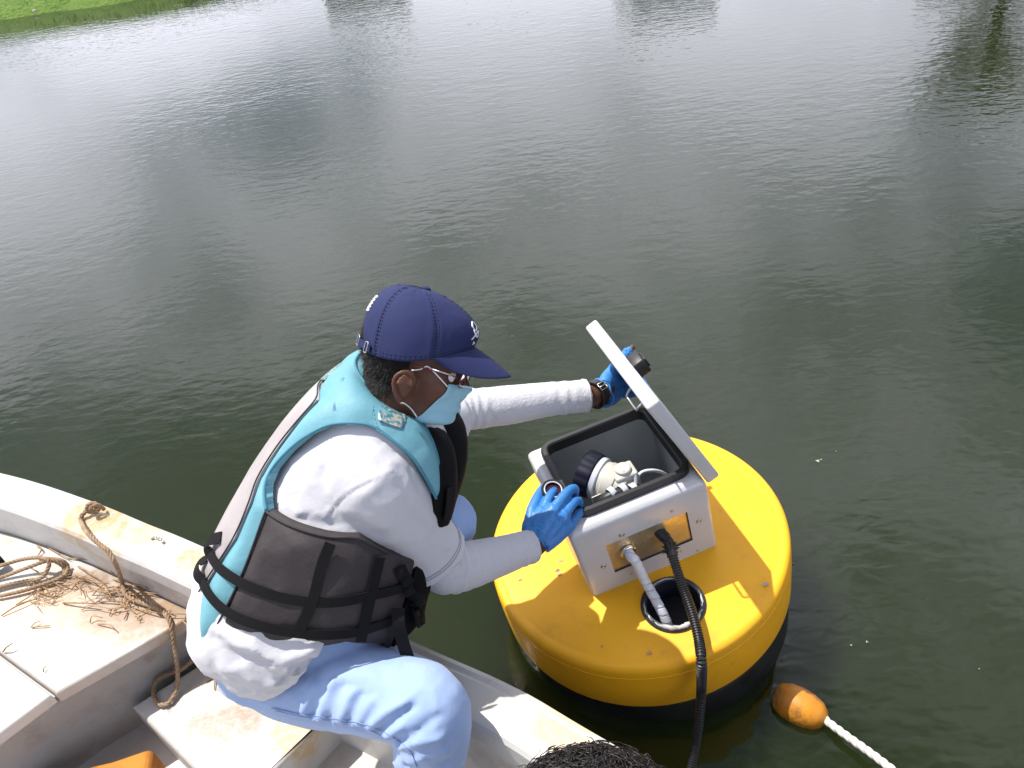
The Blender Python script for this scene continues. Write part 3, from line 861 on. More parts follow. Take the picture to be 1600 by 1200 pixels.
# steel window plate behind the cut-out
M_plate = mat('steel_amber_reflection', (0.82, 0.68, 0.42), 0.26, (0.60, 0.50, 0.34), scale=16, lo=.35, hi=.7, metal=.8, bump=0.0006, bscale=30, rough2=.36)  # the buoy's amber reflection is mixed into the steel's colour
pl = [X(u0 - .004, .0042, t0 - .015), X(u1 + .004, .0042, t0 - .015), X(u1 + .004, .0042, t1 + .015), X(u0 - .004, .0042, t1 + .015)]
pl = [p - BY * .0009 for p in pl]
gplate = obj('window_plate', (pl, [(0, 1, 2, 3)]), M_plate, ibox, smooth=False)
M_gap = mat('shadow_gap', (0.01, 0.012, 0.02), .6)
gb = join(([X(u0, .0005, t0), X(u1, .0005, t0), X(u1, .0005, t0 + .014), X(u0, .0005, t0 + .014), X(u0, .003, t0), X(u1, .003, t0), X(u1, .003, t0 + .012), X(u0, .003, t0 + .012)], [(0, 1, 2, 3), (3, 2, 6, 7), (0, 4, 5, 1)]),
          ([X(u1 - .0028, .0007, t0 + .014), X(u1, .0007, t0 + .014), X(u1, .0007, t1), X(u1 - .0028, .0007, t1)], [(0, 1, 2, 3)]))
obj('window_shadow_line', gb, M_gap, ibox, smooth=False)  # dark strips drawn in for the shadow line at the window's edge
# screws
M_screw = mat('screw_steel', (0.50, 0.47, 0.43), 0.35, metal=0.9)
def disc_at(c, nrm, r_, h, n=14, slot=True):
    t_ = nrm.orthogonal().normalized(); b_ = nrm.cross(t_)
    M = frame(c, t_, b_, nrm)
    return tf(lathe([(r_, 0), (r_, h * .5), (r_ * .8, h), (r_ * .35, h), (r_ * .3, h * .5), (0, h * .5)], n, False, False), M)
FN = (BX.cross(LE)).normalized(); FN = FN if FN.y < 0 else -FN
for px, py, r_ in ((943, 885, .0075), (971.5, 836, .0075), (1092, 814, .0075), (1061, 861, .0075), (1050, 799, .0035), (985.6, 896, .0035), (1090.6, 859.6, .0035)):
    u, t_ = front_uv(px, py)
    obj('screw', disc_at(X(u, 0, t_), FN, r_, .003), M_screw, ibox)
# black rubber gasket round the opening
gr = []
for (o_, h_) in ((-.003, .0), (-.0025, .014), (.002, .0185), (.012, .0185), (.0155, .015), (.0155, -.014)):
    gr.append([p + BN * h_ for p in ring_rect(mL + o_, mF + o_, bw - mR - o_, bd - mB - o_, .040 - o_, 1)])
obj('gasket', loft(gr, False, False), M_black, ibox, sharp=40)

# ------------------------------------------------------------------ lid
phi = R(112.3); Ll = .31
mdir = BX * math.cos(phi) + BN * math.sin(phi)
ndir = mdir.cross(BY).normalized()            # outward face of the lid
ndir = ndir if ndir.dot(BX) > 0 else -ndir
H0 = bl + BX * bw + LE + BX * .013 + BN * .006
def Lp(v, m_, n_): return H0 + BY * v + mdir * m_ + ndir * n_
lth = .033
lm = join(tf(box((-.004, -.012, -lth * .5), (.345, Ll, lth * .5), .006, 3), frame(H0, BY, mdir, ndir)))
lid = obj('lid', lm, M_enam, ibox, sharp=40)
# recess of the tray side: dark seal strip near its border
for nm, lo_, hi_ in (('seal_strip', (.015, .01, 0), (.325, .022, .004)),):
    obj('seal_strip', tf(box(lo_, hi_, .001, 1), frame(H0 - ndir * (lth * .3 + .003), BY, mdir, ndir)), M_black, lid)
# latch on the outer side, wire bail on the inner side
fm = (Lp(.175, Ll - .05, 0))
la = D(990, 577, 1.83)
lfr = frame(Lp(.165, Ll - .040, lth * .5 - .002), BY, mdir, ndir)
obj('latch', join(tf(box((-.022, -.022, 0), (.022, .022, .030), .004, 2), lfr), tf(box((-.015, -.014, .030), (.015, .014, .035), .002, 2), lfr)), M_black, lid)
wr = [Lp(.05, Ll - .03, -lth * .3), Lp(.05, Ll - .035, -.032), Lp(.06, Ll - .045, -.036), Lp(.10, Ll - .05, -.036), Lp(.112, Ll - .045, -.034), Lp(.112, Ll - .03, -lth * .3)]
obj('bail', ctube(wr, .0026, 40, 8), M_steel, lid)
# hinges: two dark leaves with knuckles
for v0 in (.045, .225):
    kn = []
    for k in range(4):
        a = Lp(v0 + k * .013, -.010, -.012); b = Lp(v0 + k * .013 + .009, -.010, -.012)
        kn.append(tube([a, b], .0058, 10))
    kn.append(tf(box((v0 - .002, -.012, -.016), (v0 + .054, .016, -.0125), .001, 1), frame(H0, BY, mdir, ndir)))
    obj('hinge', join(*kn), M_black, ibox)

# ------------------------------------------------------------------ sensor inside the box
M_cream = mat('cream_plastic', (0.48, 0.47, 0.425), 0.40, bump=0.0002, bscale=80)
M_navy = mat('navy_plastic', (0.006, 0.007, 0.020), 0.6, spec=.2)
M_greyp = mat('pale_grey_plastic', (0.50, 0.53, 0.60), 0.35)
M_sheet = mat('bracket_sheet', (0.55, 0.57, 0.53), 0.4)
C0 = X(.155, .165, .60)
dax = (D(955, 768, 1.9) - D(918, 738, 1.94)); 
ax = (-BX * .50 + BY * .62 + BN * .15).normalized()       # from the front connector towards the dark knob
sx = ax.cross(BN).normalized(); sy = sx.cross(ax).normalized()
C0 = D(958, 757, 1.885)
sen = thing('sensor', 'cream plastic sensor head with a dark scalloped knob inside the box', 'sensor', tuple(C0 - BN * .06))
Ms = frame(C0, sx, sy, ax)
def sl(prof, n=40): return tf(lathe(prof, n, True, True), Ms)
obj('sensor_body', sl([(.012, -.066), (.030, -.064), (.036, -.058), (.037, -.040), (.043, -.038), (.046, -.030), (.046, -.012), (.050, -.010), (.052, .004), (.052, .016), (.050, .018), (.049, .030)]), M_cream, sen, sharp=30)
obj('clear_ring', sl([(.0515, .030), (.0545, .032), (.0545, .044), (.051, .046)]), M_greyp, sen, sharp=30)
rings = []
for z, r_ in ((.046, .050), (.048, .056), (.078, .058), (.084, .054), (.085, .03)):
    rings.append([Ms @ Vector((r_ * (1 + .045 * (abs(math.cos(7 * a)))) * math.cos(a), r_ * (1 + .045 * abs(math.cos(7 * a))) * math.sin(a), z)) for a in [2 * math.pi * j / 84 for j in range(84)]])
obj('knob', loft(rings), M_navy, sen, sharp=40)
# square block with slotted screw cap on its upper right
sc_ = D(973, 732, 1.845)
bk = frame(sc_ - BN * .028, BX, BY, BN)
blk = obj('cap_block', tf(box((-.028, -.024, -.028), (.030, .026, .022), .006, 3), bk), M_cream, sen, sharp=40)
obj('screw_cap', tf(lathe([(.0185, 0), (.0195, .002), (.0195, .008), (.017, .010), (0, .010)], 28, False, False), frame(sc_ - BN * .006, BX, BY, BN)), M_cream, blk, sharp=35)
obj('cap_slot', tf(box((-.014, -.0022, .0102), (.014, .0022, .0118)), frame(sc_ - BN * .006, (BX * .2 + BY).normalized(), BN.cross((BX * .2 + BY).normalized()), BN)), M_cream, blk, smooth=False)
# connector in front of the body
obj('connector', sl([(.013, -.062), (.020, -.064), (.020, -.080), (.016, -.082), (.016, -.10)], 24), M_black, sen, sharp=30)
# bracket sheet and grey cable clips
b0 = D(925, 778, 1.845); b1 = D(1000, 745, 1.865); 
dn = -BN
bs = join(([b0, b1, b1 + dn * .075, b0 + dn * .075, b0 + BY * .0025, b1 + BY * .0025, b1 + dn * .075 + BY * .0025, b0 + dn * .075 + BY * .0025], [(3, 2, 1, 0), (4, 5, 6, 7), (0, 1, 5, 4), (1, 2, 6, 5), (3, 0, 4, 7)]))
obj('bracket', bs, M_sheet, sen, smooth=False)
gl = [D(936, 790, 1.825), D(950, 778, 1.815), D(972, 770, 1.815), D(990, 767, 1.825), D(1002, 772, 1.835)]
obj('gland', ctube(gl, [.013, .015, .015, .014, .010], 30, 14), M_black, sen)
for (x_, y_) in ((956, 772), (974, 767), (990, 766)):
    P = []
    c_ = D(x_, y_, 1.815)
    for k in range(24):
        a = 2 * math.pi * k / 24
        P.append(c_ + (BN * math.cos(a) + (BY * .8 - BX * .25) * math.sin(a)) * .0185)
    rr_ = []
    axw = (BX * .9 + BY * .3).normalized()
    rr_ = loft([[p + axw * s_ for p in P] for s_ in (-.007, .007)], False, False)
    rr2 = loft([[c_ + (p - c_) * .93 + axw * s_ for p in P] for s_ in (-.007, .007)], False, False)
    obj('cable_clip', join(rr_, rr2), M_greyp, sen)
# white thin tube looping away to the right with a black plug
M_white = mat('white_plastic', (0.72, 0.74, 0.78), 0.35, bump=.0002, bscale=60)
tb = [D(994, 772, 1.85), D(995, 755, 1.84), D(992, 740, 1.835), D(990, 735, 1.835)]
obj('plug', join(ctube([D(996, 773, 1.85), D(994, 757, 1.845)], .0075, 8, 12)), M_black, sen)
obj('plug_boot', ctube([D(994, 757, 1.845), D(991, 736, 1.84)], [.0065, .006], 8, 12), M_white, sen)
tg = thing('clear_tube', 'thin white tube curving across the right half of the box', 'tube', tuple(D(1030, 745, 1.95)))
obj('tube', ctube([D(1003, 772, 1.86), D(999, 757, 1.86), D(997, 745, 1.865), D(1005, 737, 1.87), D(1022, 735, 1.88), D(1038, 740, 1.90), D(1052, 752, 1.93)], .0042, 40, 10), M_white, tg)

# ------------------------------------------------------------------ cables from the window
# white spiral-wrapped cable into the pipe
M_wrap = mat('white_spiral_wrap', (0.66, 0.68, 0.73), 0.4, bump=.0002, bscale=80)
u_, t_ = front_uv(981, 861)
c0 = X(u_, -.001, t_)
cp = [c0 + FN * -.01, c0 + FN * .018, D(993, 877, (c0 - EYE).dot(FWD) - .012), Bp(1008, 908, .055), Bp(1026, 940, .022), Bp(1040, 968, -.02), Bp(1046, 985, -.05)]
wrap = thing('wrapped_cable', 'white spiral-wrapped cable from the box window into the black pipe', 'cable', tuple(Bp(1020, 930)))
Qc = cat(cp, 260)
arc = np.concatenate([[0], np.cumsum(np.linalg.norm(np.diff(Qc, axis=0), axis=1))])
fr = frames(Qc); rings = []
for i in range(260):
    t__, a_, b_ = fr[i]; ring_ = []
    for j in range(20):
        th = 2 * math.pi * j / 20
        ph_ = ((arc[i] + th / (2 * math.pi) * .021) / .021) % 1.0
        r_ = .0118 + (-.0024 if ph_ < .10 else .0) + .0010 * ph_
        ring_.append(Vector(Qc[i]) + (a_ * math.cos(th) + b_ * math.sin(th)) * r_)
    rings.append(ring_)
obj('spiral_wrap', loft(rings, True, True), M_wrap, wrap, sharp=50)
obj('grommet', tf(lathe([(.0125, -.002), (.020, -.002), (.0215, .003), (.019, .0065), (.0135, .006)], 28, False, False), frame(c0, FN.orthogonal().normalized(), FN.cross(FN.orthogonal().normalized()), FN)), mat('chrome', (.75, .76, .78), .12, metal=1.0), wrap)
# black corrugated hose
u_, t_ = front_uv(1037, 835)
h0 = X(u_, -.001, t_)
dh = (h0 - EYE).dot(FWD)
hose = thing('corrugated_hose', 'black corrugated hose running from the box over the buoy edge', 'hose', tuple(Bp(1080, 950)))
pth = [h0 + FN * -.012 + BN * .01 - BX * .01, h0 + FN * .022, D(1047, 856, dh - .030), D(1056, 885, dh - .035), Bp(1068, 920, .075), Bp(1082, 960, .055), Bp(1092, 1000, .040), Bp(1096, 1035, .030), D(1096, 1075, 1.775), D(1092, 1130, 1.775), D(1085, 1175, 1.775), D(1074, 1235, 1.775), D(1066, 1290, 1.775)]
Qh = cat(pth, 640)
arc = np.concatenate([[0], np.cumsum(np.linalg.norm(np.diff(Qh, axis=0), axis=1))])
L_ = arc[-1]; nrib = int(L_ / .0060)
s_ = np.linspace(0, L_, nrib * 4)
Qr = np.stack([np.interp(s_, arc, Qh[:, k]) for k in range(3)], 1)
rad = []
for i in range(len(s_)):
    if s_[i] < .075: rad.append(.0128 if s_[i] > .03 else .0145)
    else: rad.append(((.0126, .0126, .0098, .0098)[i % 4]) * (1 - .22 * max(0, s_[i] / L_ - .45) / .55))
obj('hose_tube', tube(Qr, rad, 16), M_black, hose, sharp=25)
parts = []
for k in range(9):
    a = k * .7
    c_ = Vector(Qr[int(.062 / L_ * len(s_))]) 
    d_ = Vector((math.cos(a), math.sin(a) * .6, math.sin(a))).normalized()
    parts.append(ctube([c_ + d_ * .013, c_ + d_ * .019 + BN * .004, c_ + d_ * .023], [.0035, .002, .0006], 5, 5))
obj('tape_end', join(*parts), M_black, hose)

# ------------------------------------------------------------------ small float and its rope
M_of = mat('orange_float', (0.62, 0.25, 0.012), 0.5, (0.40, 0.145, 0.012), scale=9, bump=0.0015, bscale=40,
    spots=[((-.005, -.01, .05), (.045, .04, .04), (0.10, .055, .03), 40, 1.6, .8), ((.03, .0, .06), (.03, .02, .03), (0.14, .07, .03), 60, 1.6, .7), ((-.06, .03, .05), (.04, .04, .05), (0.12, .09, .05), 30, 1.4, .8)])
f0 = Z(1208, 1083, .01); f1 = Z(1292, 1126, .014)
fa = (f1 - f0).normalized(); fl = (f1 - f0).length
fz = Vector((0, 0, 1)); fb = fz.cross(fa).normalized(); fz = fa.cross(fb)
pr = [(0.0, 0), (.018, .002), (.033, .012), (.043, .035), (.0455, .06), (.043, .085), (.034, .108), (.022, .120), (.014, .124), (.012, .126)]
k = fl / .126
flo = tf(lathe([(r_ * 1.02, z * k) for r_, z in pr], 40), frame(f0, fz, fb, fa))
tag(obj('net_float', flo, M_of), 'small worn orange float lying in the water beside the buoy', 'float')
M_wrope = mat('white_rope', (0.66, 0.64, 0.58), 0.8, (0.52, 0.50, 0.46), scale=60, bump=.001, bscale=200,)
wr_ = [f1 - fa * .012 + Vector((0, 0, .006)), Z(1300, 1133, .022), Z(1330, 1155, .028), Z(1365, 1180, .034), Z(1400, 1207, .045), Z(1450, 1245, .08)]
tag(obj('white_rope', rope(wr_, .0100, 90, pitch=.056, n=8), M_wrope), 'white twisted rope tied to the orange float', 'rope')
# bits drifting on the water
M_bit = mat('drift_bit', (0.5, 0.48, 0.38), .7)
parts = []
rnd = random.Random(11)
for (px, py, s) in ((1278, 720, .011), (1283, 718, .006), (1355, 1003, .006), (1330, 1008, .005), (800, 525, .005), (1240, 880, .005), (1306, 705, .004), (1530, 1045, .003)):
    c = Z(px, py, .003); a = rnd.random() * 6
    pts = [c + Vector((math.cos(a + k * 2.1) * s * rnd.uniform(.5, 1), math.sin(a + k * 2.1) * s * .7, 0)) for k in range(3)] + [c + Vector((0, 0, .004))]
    parts.append((pts, [(0, 1, 3), (1, 2, 3), (2, 0, 3)]))
tag(obj('drifting_bits', join(*parts), M_bit, smooth=False), 'tiny pale specks drifting on the dark water', kind='stuff')
# ------------------------------------------------------------------ worker
M_skin = mat('skin_brown', (0.112, 0.046, 0.027), 0.5, (0.080, 0.031, 0.019), scale=22, spec=.35, bump=0.0005, bscale=150, sss=.1)
M_tee = mat('white_cotton', (0.52, 0.52, 0.555), 0.85, bump=0.0024, bscale=24, bumps=[(420, 2, .00025)], sheen=.2)
M_knit = mat('white_knit', (0.53, 0.53, 0.56), 0.9, bump=0.0016, bscale=60, bumps=[(170, 2, .0014)], sheen=.2)
M_jean = mat('pale_denim', (0.27, 0.385, 0.635), 0.85, (0.34, 0.45, 0.68), scale=7, lo=.35, hi=.8, bump=0.0008, bscale=60, bumps=[(600, 2, .00025)], sheen=.15)
M_blue = mat('vest_blue', (0.115, 0.30, 0.37), 0.6, (0.14, 0.345, 0.415), scale=9, bump=0.0022, bscale=16, bumps=[(60, 3, .0007), (350, 2, .00012)])
M_vgrey = mat('vest_grey', (0.36, 0.325, 0.33), 0.75, (0.31, 0.28, 0.285), scale=10, bump=0.0010, bscale=24, bumps=[(350, 2, .0002)], sheen=.1)
M_vdark = mat('vest_charcoal', (0.024, 0.018, 0.020), 0.7, (0.034, 0.026, 0.029), scale=8, bump=0.0040, bscale=15, bumps=[(45, 3, .0012), (350, 2, .00015)])
M_vblack = mat('vest_black', (0.005, 0.005, 0.006), 0.8, spec=.15, bump=0.0015, bscale=20)
M_web = mat('black_webbing', (0.006, 0.006, 0.007), 0.8, spec=.2, bump=.0003, bscale=300)
M_glove = mat('blue_nitrile', (0.034, 0.19, 0.50), 0.45, (0.028, 0.165, 0.45), scale=18, bump=0.0020, bscale=50, bumps=[(150, 3, .0006)])
M_navycap = mat('cap_navy', (0.019, 0.026, 0.088), 0.8, bump=0.0010, bscale=30, bumps=[(300, 2, .00015)], spec=.25)
M_mask = mat('mask_blue', (0.27, 0.50, 0.61), 0.8, bump=0.0004, bscale=120)
M_elastic = mat('white_elastic', (0.75, 0.75, 0.77), 0.7)
M_hair = mat('black_hair', (0.007, 0.006, 0.006), 0.6, spec=.25, bump=0.0012, bscale=260)
M_thread = mat('white_thread', (0.72, 0.72, 0.74), 0.6)
M_silver = mat('reflective_patch', (0.50, 0.48, 0.42), 0.35, (0.06, 0.25, 0.33), scale=120, lo=.45, hi=.55, metal=.3)
M_gframe = mat('glasses_frame', (0.16, 0.02, 0.025), 0.25)

def Dv(k): return D(k[0], k[1], k[2])
LAT = Vector((-.15, -.94, .28)).normalized()
# torso hull: back point, front point (pixels), half width, depth
HK = [((345, 1070), (505, 1085), .075, 1.62), ((322, 1006), (575, 1040), .135, 1.62), ((318, 918), (650, 962), .195, 1.615), ((344, 851), (672, 900), .207, 1.61), ((396, 752), (694, 815), .217, 1.60), ((440, 682), (712, 752), .224, 1.59), ((498, 611), (708, 690), .208, 1.575), ((545, 573), (682, 650), .145, 1.555), ((562, 558), (652, 632), .070, 1.54)]
ck, ak, bk_ = [], [], []
for B_, F_, b_, d_ in HK:
    b3 = D(B_[0], B_[1], d_ + .005); f3 = D(F_[0], F_[1], d_ - .005)
    ck.append((b3 + f3) / 2); ak.append((f3 - b3) / 2); bk_.append(LAT * b_)
NV = 161
cH, aH, bH = cat(ck, NV), cat(ak, NV), cat(bk_, NV)
V0 = 2.0 / 8          # v of the vest's lower edge
def hull(u, v, sa=1.0, sb=1.0):
    """u degrees: 0 front, 90 his right, 180 back; v 0..1 from shirt tail to neck"""
    x = min(max(v, 0), 1) * (NV - 1); i = min(int(x), NV - 2); s = x - i
    c = cH[i] * (1 - s) + cH[i + 1] * s; a = aH[i] * (1 - s) + aH[i + 1] * s; b = bH[i] * (1 - s) + bH[i + 1] * s
    cu_, su = math.cos(R(u)), math.sin(R(u)); p = 2 / 2.35
    return Vector(c + a * (sa * math.copysign(abs(cu_) ** p, cu_)) + b * (sb * math.copysign(abs(su) ** p, su)))
def hull_mesh(v0, v1, nv, nu, sa, sb):
    return loft([[hull(360 * j / nu, v0 + (v1 - v0) * i / (nv - 1), sa, sb) for j in range(nu)] for i in range(nv)], True, True)
def hull_n(u, v):
    e_ = .004
    a = hull(u + .6, v) - hull(u - .6, v); b = hull(u, min(v + e_, 1)) - hull(u, max(v - e_, 0))
    n_ = a.cross(b).normalized()
    c = Vector(cH[int(min(max(v, 0), 1) * (NV - 1))])
    return n_ if n_.dot(hull(u, v) - c) > 0 else -n_
NUH, NVH = 180, 120
HM = hull_mesh(0, 1, NVH, NUH, 1, 1)
HB = BVHTree.FromPolygons([tuple(v) for v in HM[0]], HM[1][:NUH * (NVH - 1)])
def uvof(px, py):
    for k in range(40):
        t_ = k / 60
        x = px + (520 - px) * t_ * .5; y = py + (800 - py) * t_ * .5
        h = HB.ray_cast(EYE, ray(x, y).normalized())
        if h[0] is not None:
            i, j = divmod(h[2], NUH); p = h[0]
            a = HM[0][i * NUH + j]; b = HM[0][i * NUH + (j + 1) % NUH]; c = HM[0][(i + 1) * NUH + j]
            fu = max(0, min(1, (p - a).dot(b - a) / max((b - a).length_squared, 1e-9))); fv = max(0, min(1, (p - a).dot(c - a) / max((c - a).length_squared, 1e-9)))
            return (360 * (j + fu) / NUH, (i + fv) / (NVH - 1))
    return (180, .5)

worker = thing('person', 'worker in a navy cap, blue mask and blue life vest leaning over the open box', 'person', (-.45, 1.0, GZ))
# ---- body (one continuous mesh)
HC = D(648, 563, 1.485)
HS = 1.055
hF = (RGT * .95 - UPV * .285 - FWD * .08).normalized()
hL = (FWD * .98 + UPV * .17 - RGT * .02); hL = (hL - hF * hL.dot(hF)).normalized()
hU = hF.cross(hL).normalized()
HM_ = frame(HC, hF, hL, hU) @ Matrix.Scale(HS, 4)
def hp(x, y, z): return HM_ @ Vector((x, y, z))
def hb(c, rx, ry, rz, n=24): return tf(ball(c, rx, ry, rz, n), HM_)
head_parts = [hb((-.006, 0, .028), .098, .077, .092), hb((.030, 0, -.022), .064, .066, .078), hb((.040, 0, -.066), .046, .050, .040), hb((.012, 0, -.052), .055, .060, .045), hb((.058, 0, .018), .036, .056, .034), hb((.060, -.030, -.030), .028, .026, .024), hb((.060, .030, -.030), .028, .026, .024),
    tube([hp(.086, 0, .008), hp(.098, 0, -.012), hp(.108, 0, -.030)], [.008, .0095, .0115], 12), hb((.097, 0, -.034), .011, .015, .009), hb((.082, -.033, .014), .012, .024, .008), hb((.082, .033, .014), .012, .024, .008), hb((.090, 0, -.062), .012, .024, .010)]
for sy_ in (-1, 1):
    y_ = sy_ * .074
    ex_, ez_ = .020, -.022
    P = [(x + ex_, y, z + ez_) for x, y, z in [(-.004, y_, -.046), (-.012, y_ + sy_ * .006, -.038), (-.022, y_ + sy_ * .014, -.022), (-.026, y_ + sy_ * .018, -.004), (-.019, y_ + sy_ * .018, .009), (-.006, y_ + sy_ * .012, .013), (.005, y_ + sy_ * .004, .004), (.004, y_, -.012)]]
    head_parts.append(ctube([hp(*p) for p in P], [.0065, .006, .0052, .0048, .0048, .0052, .0055, .004], 40, 10))
    head_parts.append(tf(ball((0, 0, 0), .017, .0035, .026, 14), HM_ @ Matrix.Translation((-.010 + .020, y_ + sy_ * .001, -.016 - .022)) @ Matrix.Rotation(sy_ * R(-22), 4, 'Z')))
nb = Vector(cH[-1])
neck = tube(cat([hull(0, .84) * .5 + hull(180, .84) * .5, nb * .6 + hp(-.03, 0, -.09) * .4, hp(-.022, 0, -.075), hp(-.015, 0, -.03)], 14), [.07, .065, .060, .060, .058, .057, .057, .057, .057, .056, .055, .054, .052, .05], 20)
rsh = (578, 738, 1.45); relb = (690, 884, 1.585); rwr = (838, 850, 1.735)
lsh = (640, 672, 1.715); lelb = (748, 641, 1.815); lwr = (932, 616, 1.895)
rthumb = [(828, 820, 1.742), (833, 795, 1.762), (842, 773, 1.79), (850, 761, 1.815)]
lthumb = [(948, 592, 1.915), (962, 572, 1.94), (974, 557, 1.965), (983, 548, 1.975), (991, 540, 1.974)]
body = join(hull_mesh(.26, .93, 24, 32, .62, .74), neck, *head_parts,
    limb([(592, 705, 1.52, .055), rsh + (.06,), (632, 812, 1.515, .05), relb + (.042,), (765, 868, 1.665, .038), rwr + (.027,), (858, 815, 1.765, .014)]),
    limb([(610, 680, 1.62, .055), lsh + (.055,), (690, 652, 1.765, .044), lelb + (.04,), (840, 630, 1.86, .034), lwr + (.0275,), (958, 600, 1.94, .014)]),
    limb([k + (.0062,) for k in lthumb[:-2]] + [lthumb[-2] + (.0085,), lthumb[-1] + (.0075,)], 16, 10),
    limb([(430, 1030, 1.63, .07), (550, 1068, 1.52, .06), (662, 1102, 1.44, .05), (668, 1180, 1.47, .045), (652, 1300, 1.62, .035)]),
    limb([(505, 960, 1.73, .07), (580, 900, 1.72, .06), (698, 815, 1.71, .048), (620, 915, 1.79, .045), (560, 1000, 1.85, .035)]))
body = remesh(body, .0034, 4)
obj('body', body, M_skin, worker)
HBV = bvh(tf(body, HM_.inverted()))
def on_head(o, d):
    h = HBV.ray_cast(Vector(o), Vector(d).normalized()); return h[0], h[1]
# ---- hair below the cap
rnd = random.Random(2)
hv, hf = [], []; sv, sf = [], []
inv = HM_.inverted()
def hair_line(x, z): # allowed region in head space
    return x < .030 + .006 * math.sin(z * 90) and z > -.088 + max(0, (x + .06)) * .55 + (0.020 if -.015 < x else 0)
nz_, na_ = 46, 110
grid = {}
for i in range(nz_):
    z = -.09 + .15 * i / (nz_ - 1)
    for j in range(na_):
        a = R(75 + 210 * j / (na_ - 1))
        o = Vector((math.cos(a) * .3 - .01, math.sin(a) * .3, z + .03)); d_ = Vector((-.01, 0, z)) - o
        p, n_ = on_head(o, d_)
        if p is None: continue
        if abs(p.y) > .0765 and p.x > -.02: continue     # leave the ears free
        if hair_line(p.x + .006 * noise.noise(p * 90), p.z + .008 * noise.noise(p * 60)):
            grid[(i, j)] = len(hv); hv.append(HM_ @ (p + n_ * (.0035 + .0012 * noise.noise(p * 150))))
for (i, j) in grid:
    if (i + 1, j) in grid and (i, j + 1) in grid and (i + 1, j + 1) in grid:
        hf.append((grid[(i, j)], grid[(i, j + 1)], grid[(i + 1, j + 1)], grid[(i + 1, j)]))
for _ in range(9000):
    a = R(rnd.uniform(75, 285)); z = rnd.uniform(-.09, .09)
    o = Vector((math.cos(a) * .3 - .01, math.sin(a) * .3, z + .03)); d_ = Vector((-.01, 0, z)) - o
    p, n_ = on_head(o, d_)
    if p is None or (abs(p.y) > .0765 and p.x > -.02): continue
    if not hair_line(p.x + rnd.gauss(0, .004), p.z + rnd.gauss(0, .005)): continue
    L = rnd.uniform(.005, .012); dn = (Vector((-.25, 0, -1)) + Vector((rnd.gauss(0, .3), rnd.gauss(0, .3), rnd.gauss(0, .2)))).normalized()
    q = p + n_ * .003; e = q + (dn * .8 + n_ * .5) * L; sd_ = dn.cross(n_).normalized() * .0006
    k = len(sv); sv += [HM_ @ (q - sd_), HM_ @ (q + sd_), HM_ @ e]; sf.append((k, k + 1, k + 2))
obj('hair', join((hv, hf), (sv, sf)), M_hair, worker)
# ---- eyes
M_eye = mat('eye_white', (.7, .68, .64), .2); M_iris = mat('eye_dark', (.02, .012, .008), .1)
for sy_ in (-1, 1):
    e_ = obj('eye', hb((.076, sy_ * .032, -.004), .0115, .0115, .0115, 14), M_eye, worker)
    obj('iris', hb((.0845, sy_ * .032, -.006), .0045, .0055, .0055, 12), M_iris, e_)
# ---- cap
CX0 = -.004
def cap_pt(th, t_, puff=0.0):
    zb = .020 + .026 * math.cos(th) + .012 * math.cos(2 * th) * (1 if abs(th) < R(90) else 1)
    zb = .016 + .024 * math.cos(th) + .012 * math.cos(th) ** 2 - .010 * math.sin(th) ** 2
    zt = .131
    q = (1 - t_ ** 2.5) ** (1 / 2.5)
    rx, ry = .1005, .0865
    pf = 1 + .016 * abs(math.sin(3 * th)) * (t_ * (1 - t_) * 3) + puff
    fx = 1.0 + .02 * math.cos(th) * (1 - t_)
    p = Vector((CX0 + q * rx * math.cos(th) * pf * fx - .018 * t_, q * ry * math.sin(th) * pf, zb + (zt - zb) * t_))
    p.x += .013 * math.sin(math.pi * min(1, t_ * 1.05)) ** 1.2 * max(0, math.cos(th)) ** 1.5
    p.z += .0012 * noise.noise(Vector((th * 5, t_ * 7, 1))); s_ = 1 + .010 * noise.noise(Vector((th * 3, t_ * 4, 9))) * (1 - t_)
    return Vector((p.x * s_, p.y * s_, p.z))
nth, nt_ = 144, 40
cv, cf = [], []
for i in range(nt_ + 1):
    for j in range(nth):
        th = -math.pi + 2 * math.pi * j / nth
        t_ = i / nt_ * .998
        p = cap_pt(th, t_)
        # stitched seams: narrow groove with a slight pucker along it
        dth = abs(((th / (math.pi / 3)) % 1 + .5) % 1 - .5) * math.pi / 3
        g = math.exp(-(dth / .025) ** 2) - .7 * math.exp(-((dth - .075) / .03) ** 2)
        rad_ = Vector((p.x, p.y, .3 * (p.z)))
        p = p - rad_.normalized() * (.0016 * g * (1 - t_ ** 4) + .0009 * math.exp(-(dth / .12) ** 2) * math.sin(t_ * 120) * (1 - t_))
        cv.append(HM_ @ p)
for i in range(nt_):
    for j in range(nth):
        th = -math.pi + 2 * math.pi * (j + .5) / nth; t_ = (i + .5) / nt_
        p = cap_pt(th, t_)
        dth = min(abs(th - math.pi), abs(th + math.pi))
        if (dth / R(36)) ** 2 + ((p.z + .002) / .062) ** 2 < 1: continue
        a = i * nth + j; b = i * nth + (j + 1) % nth
        cf.append((a, b, b + nth, a + nth))
capm = evaluated((cv, cf), [('SOLIDIFY', dict(thickness=.0022, offset=-1))])
capo = obj('cap', capm, M_navycap, worker)
obj('button', tf(ball((0, 0, 0), .0085, .0085, .004, 14), HM_ @ Matrix.Translation(cap_pt(0, .999) + Vector((0, 0, .001)))), M_navycap, capo)
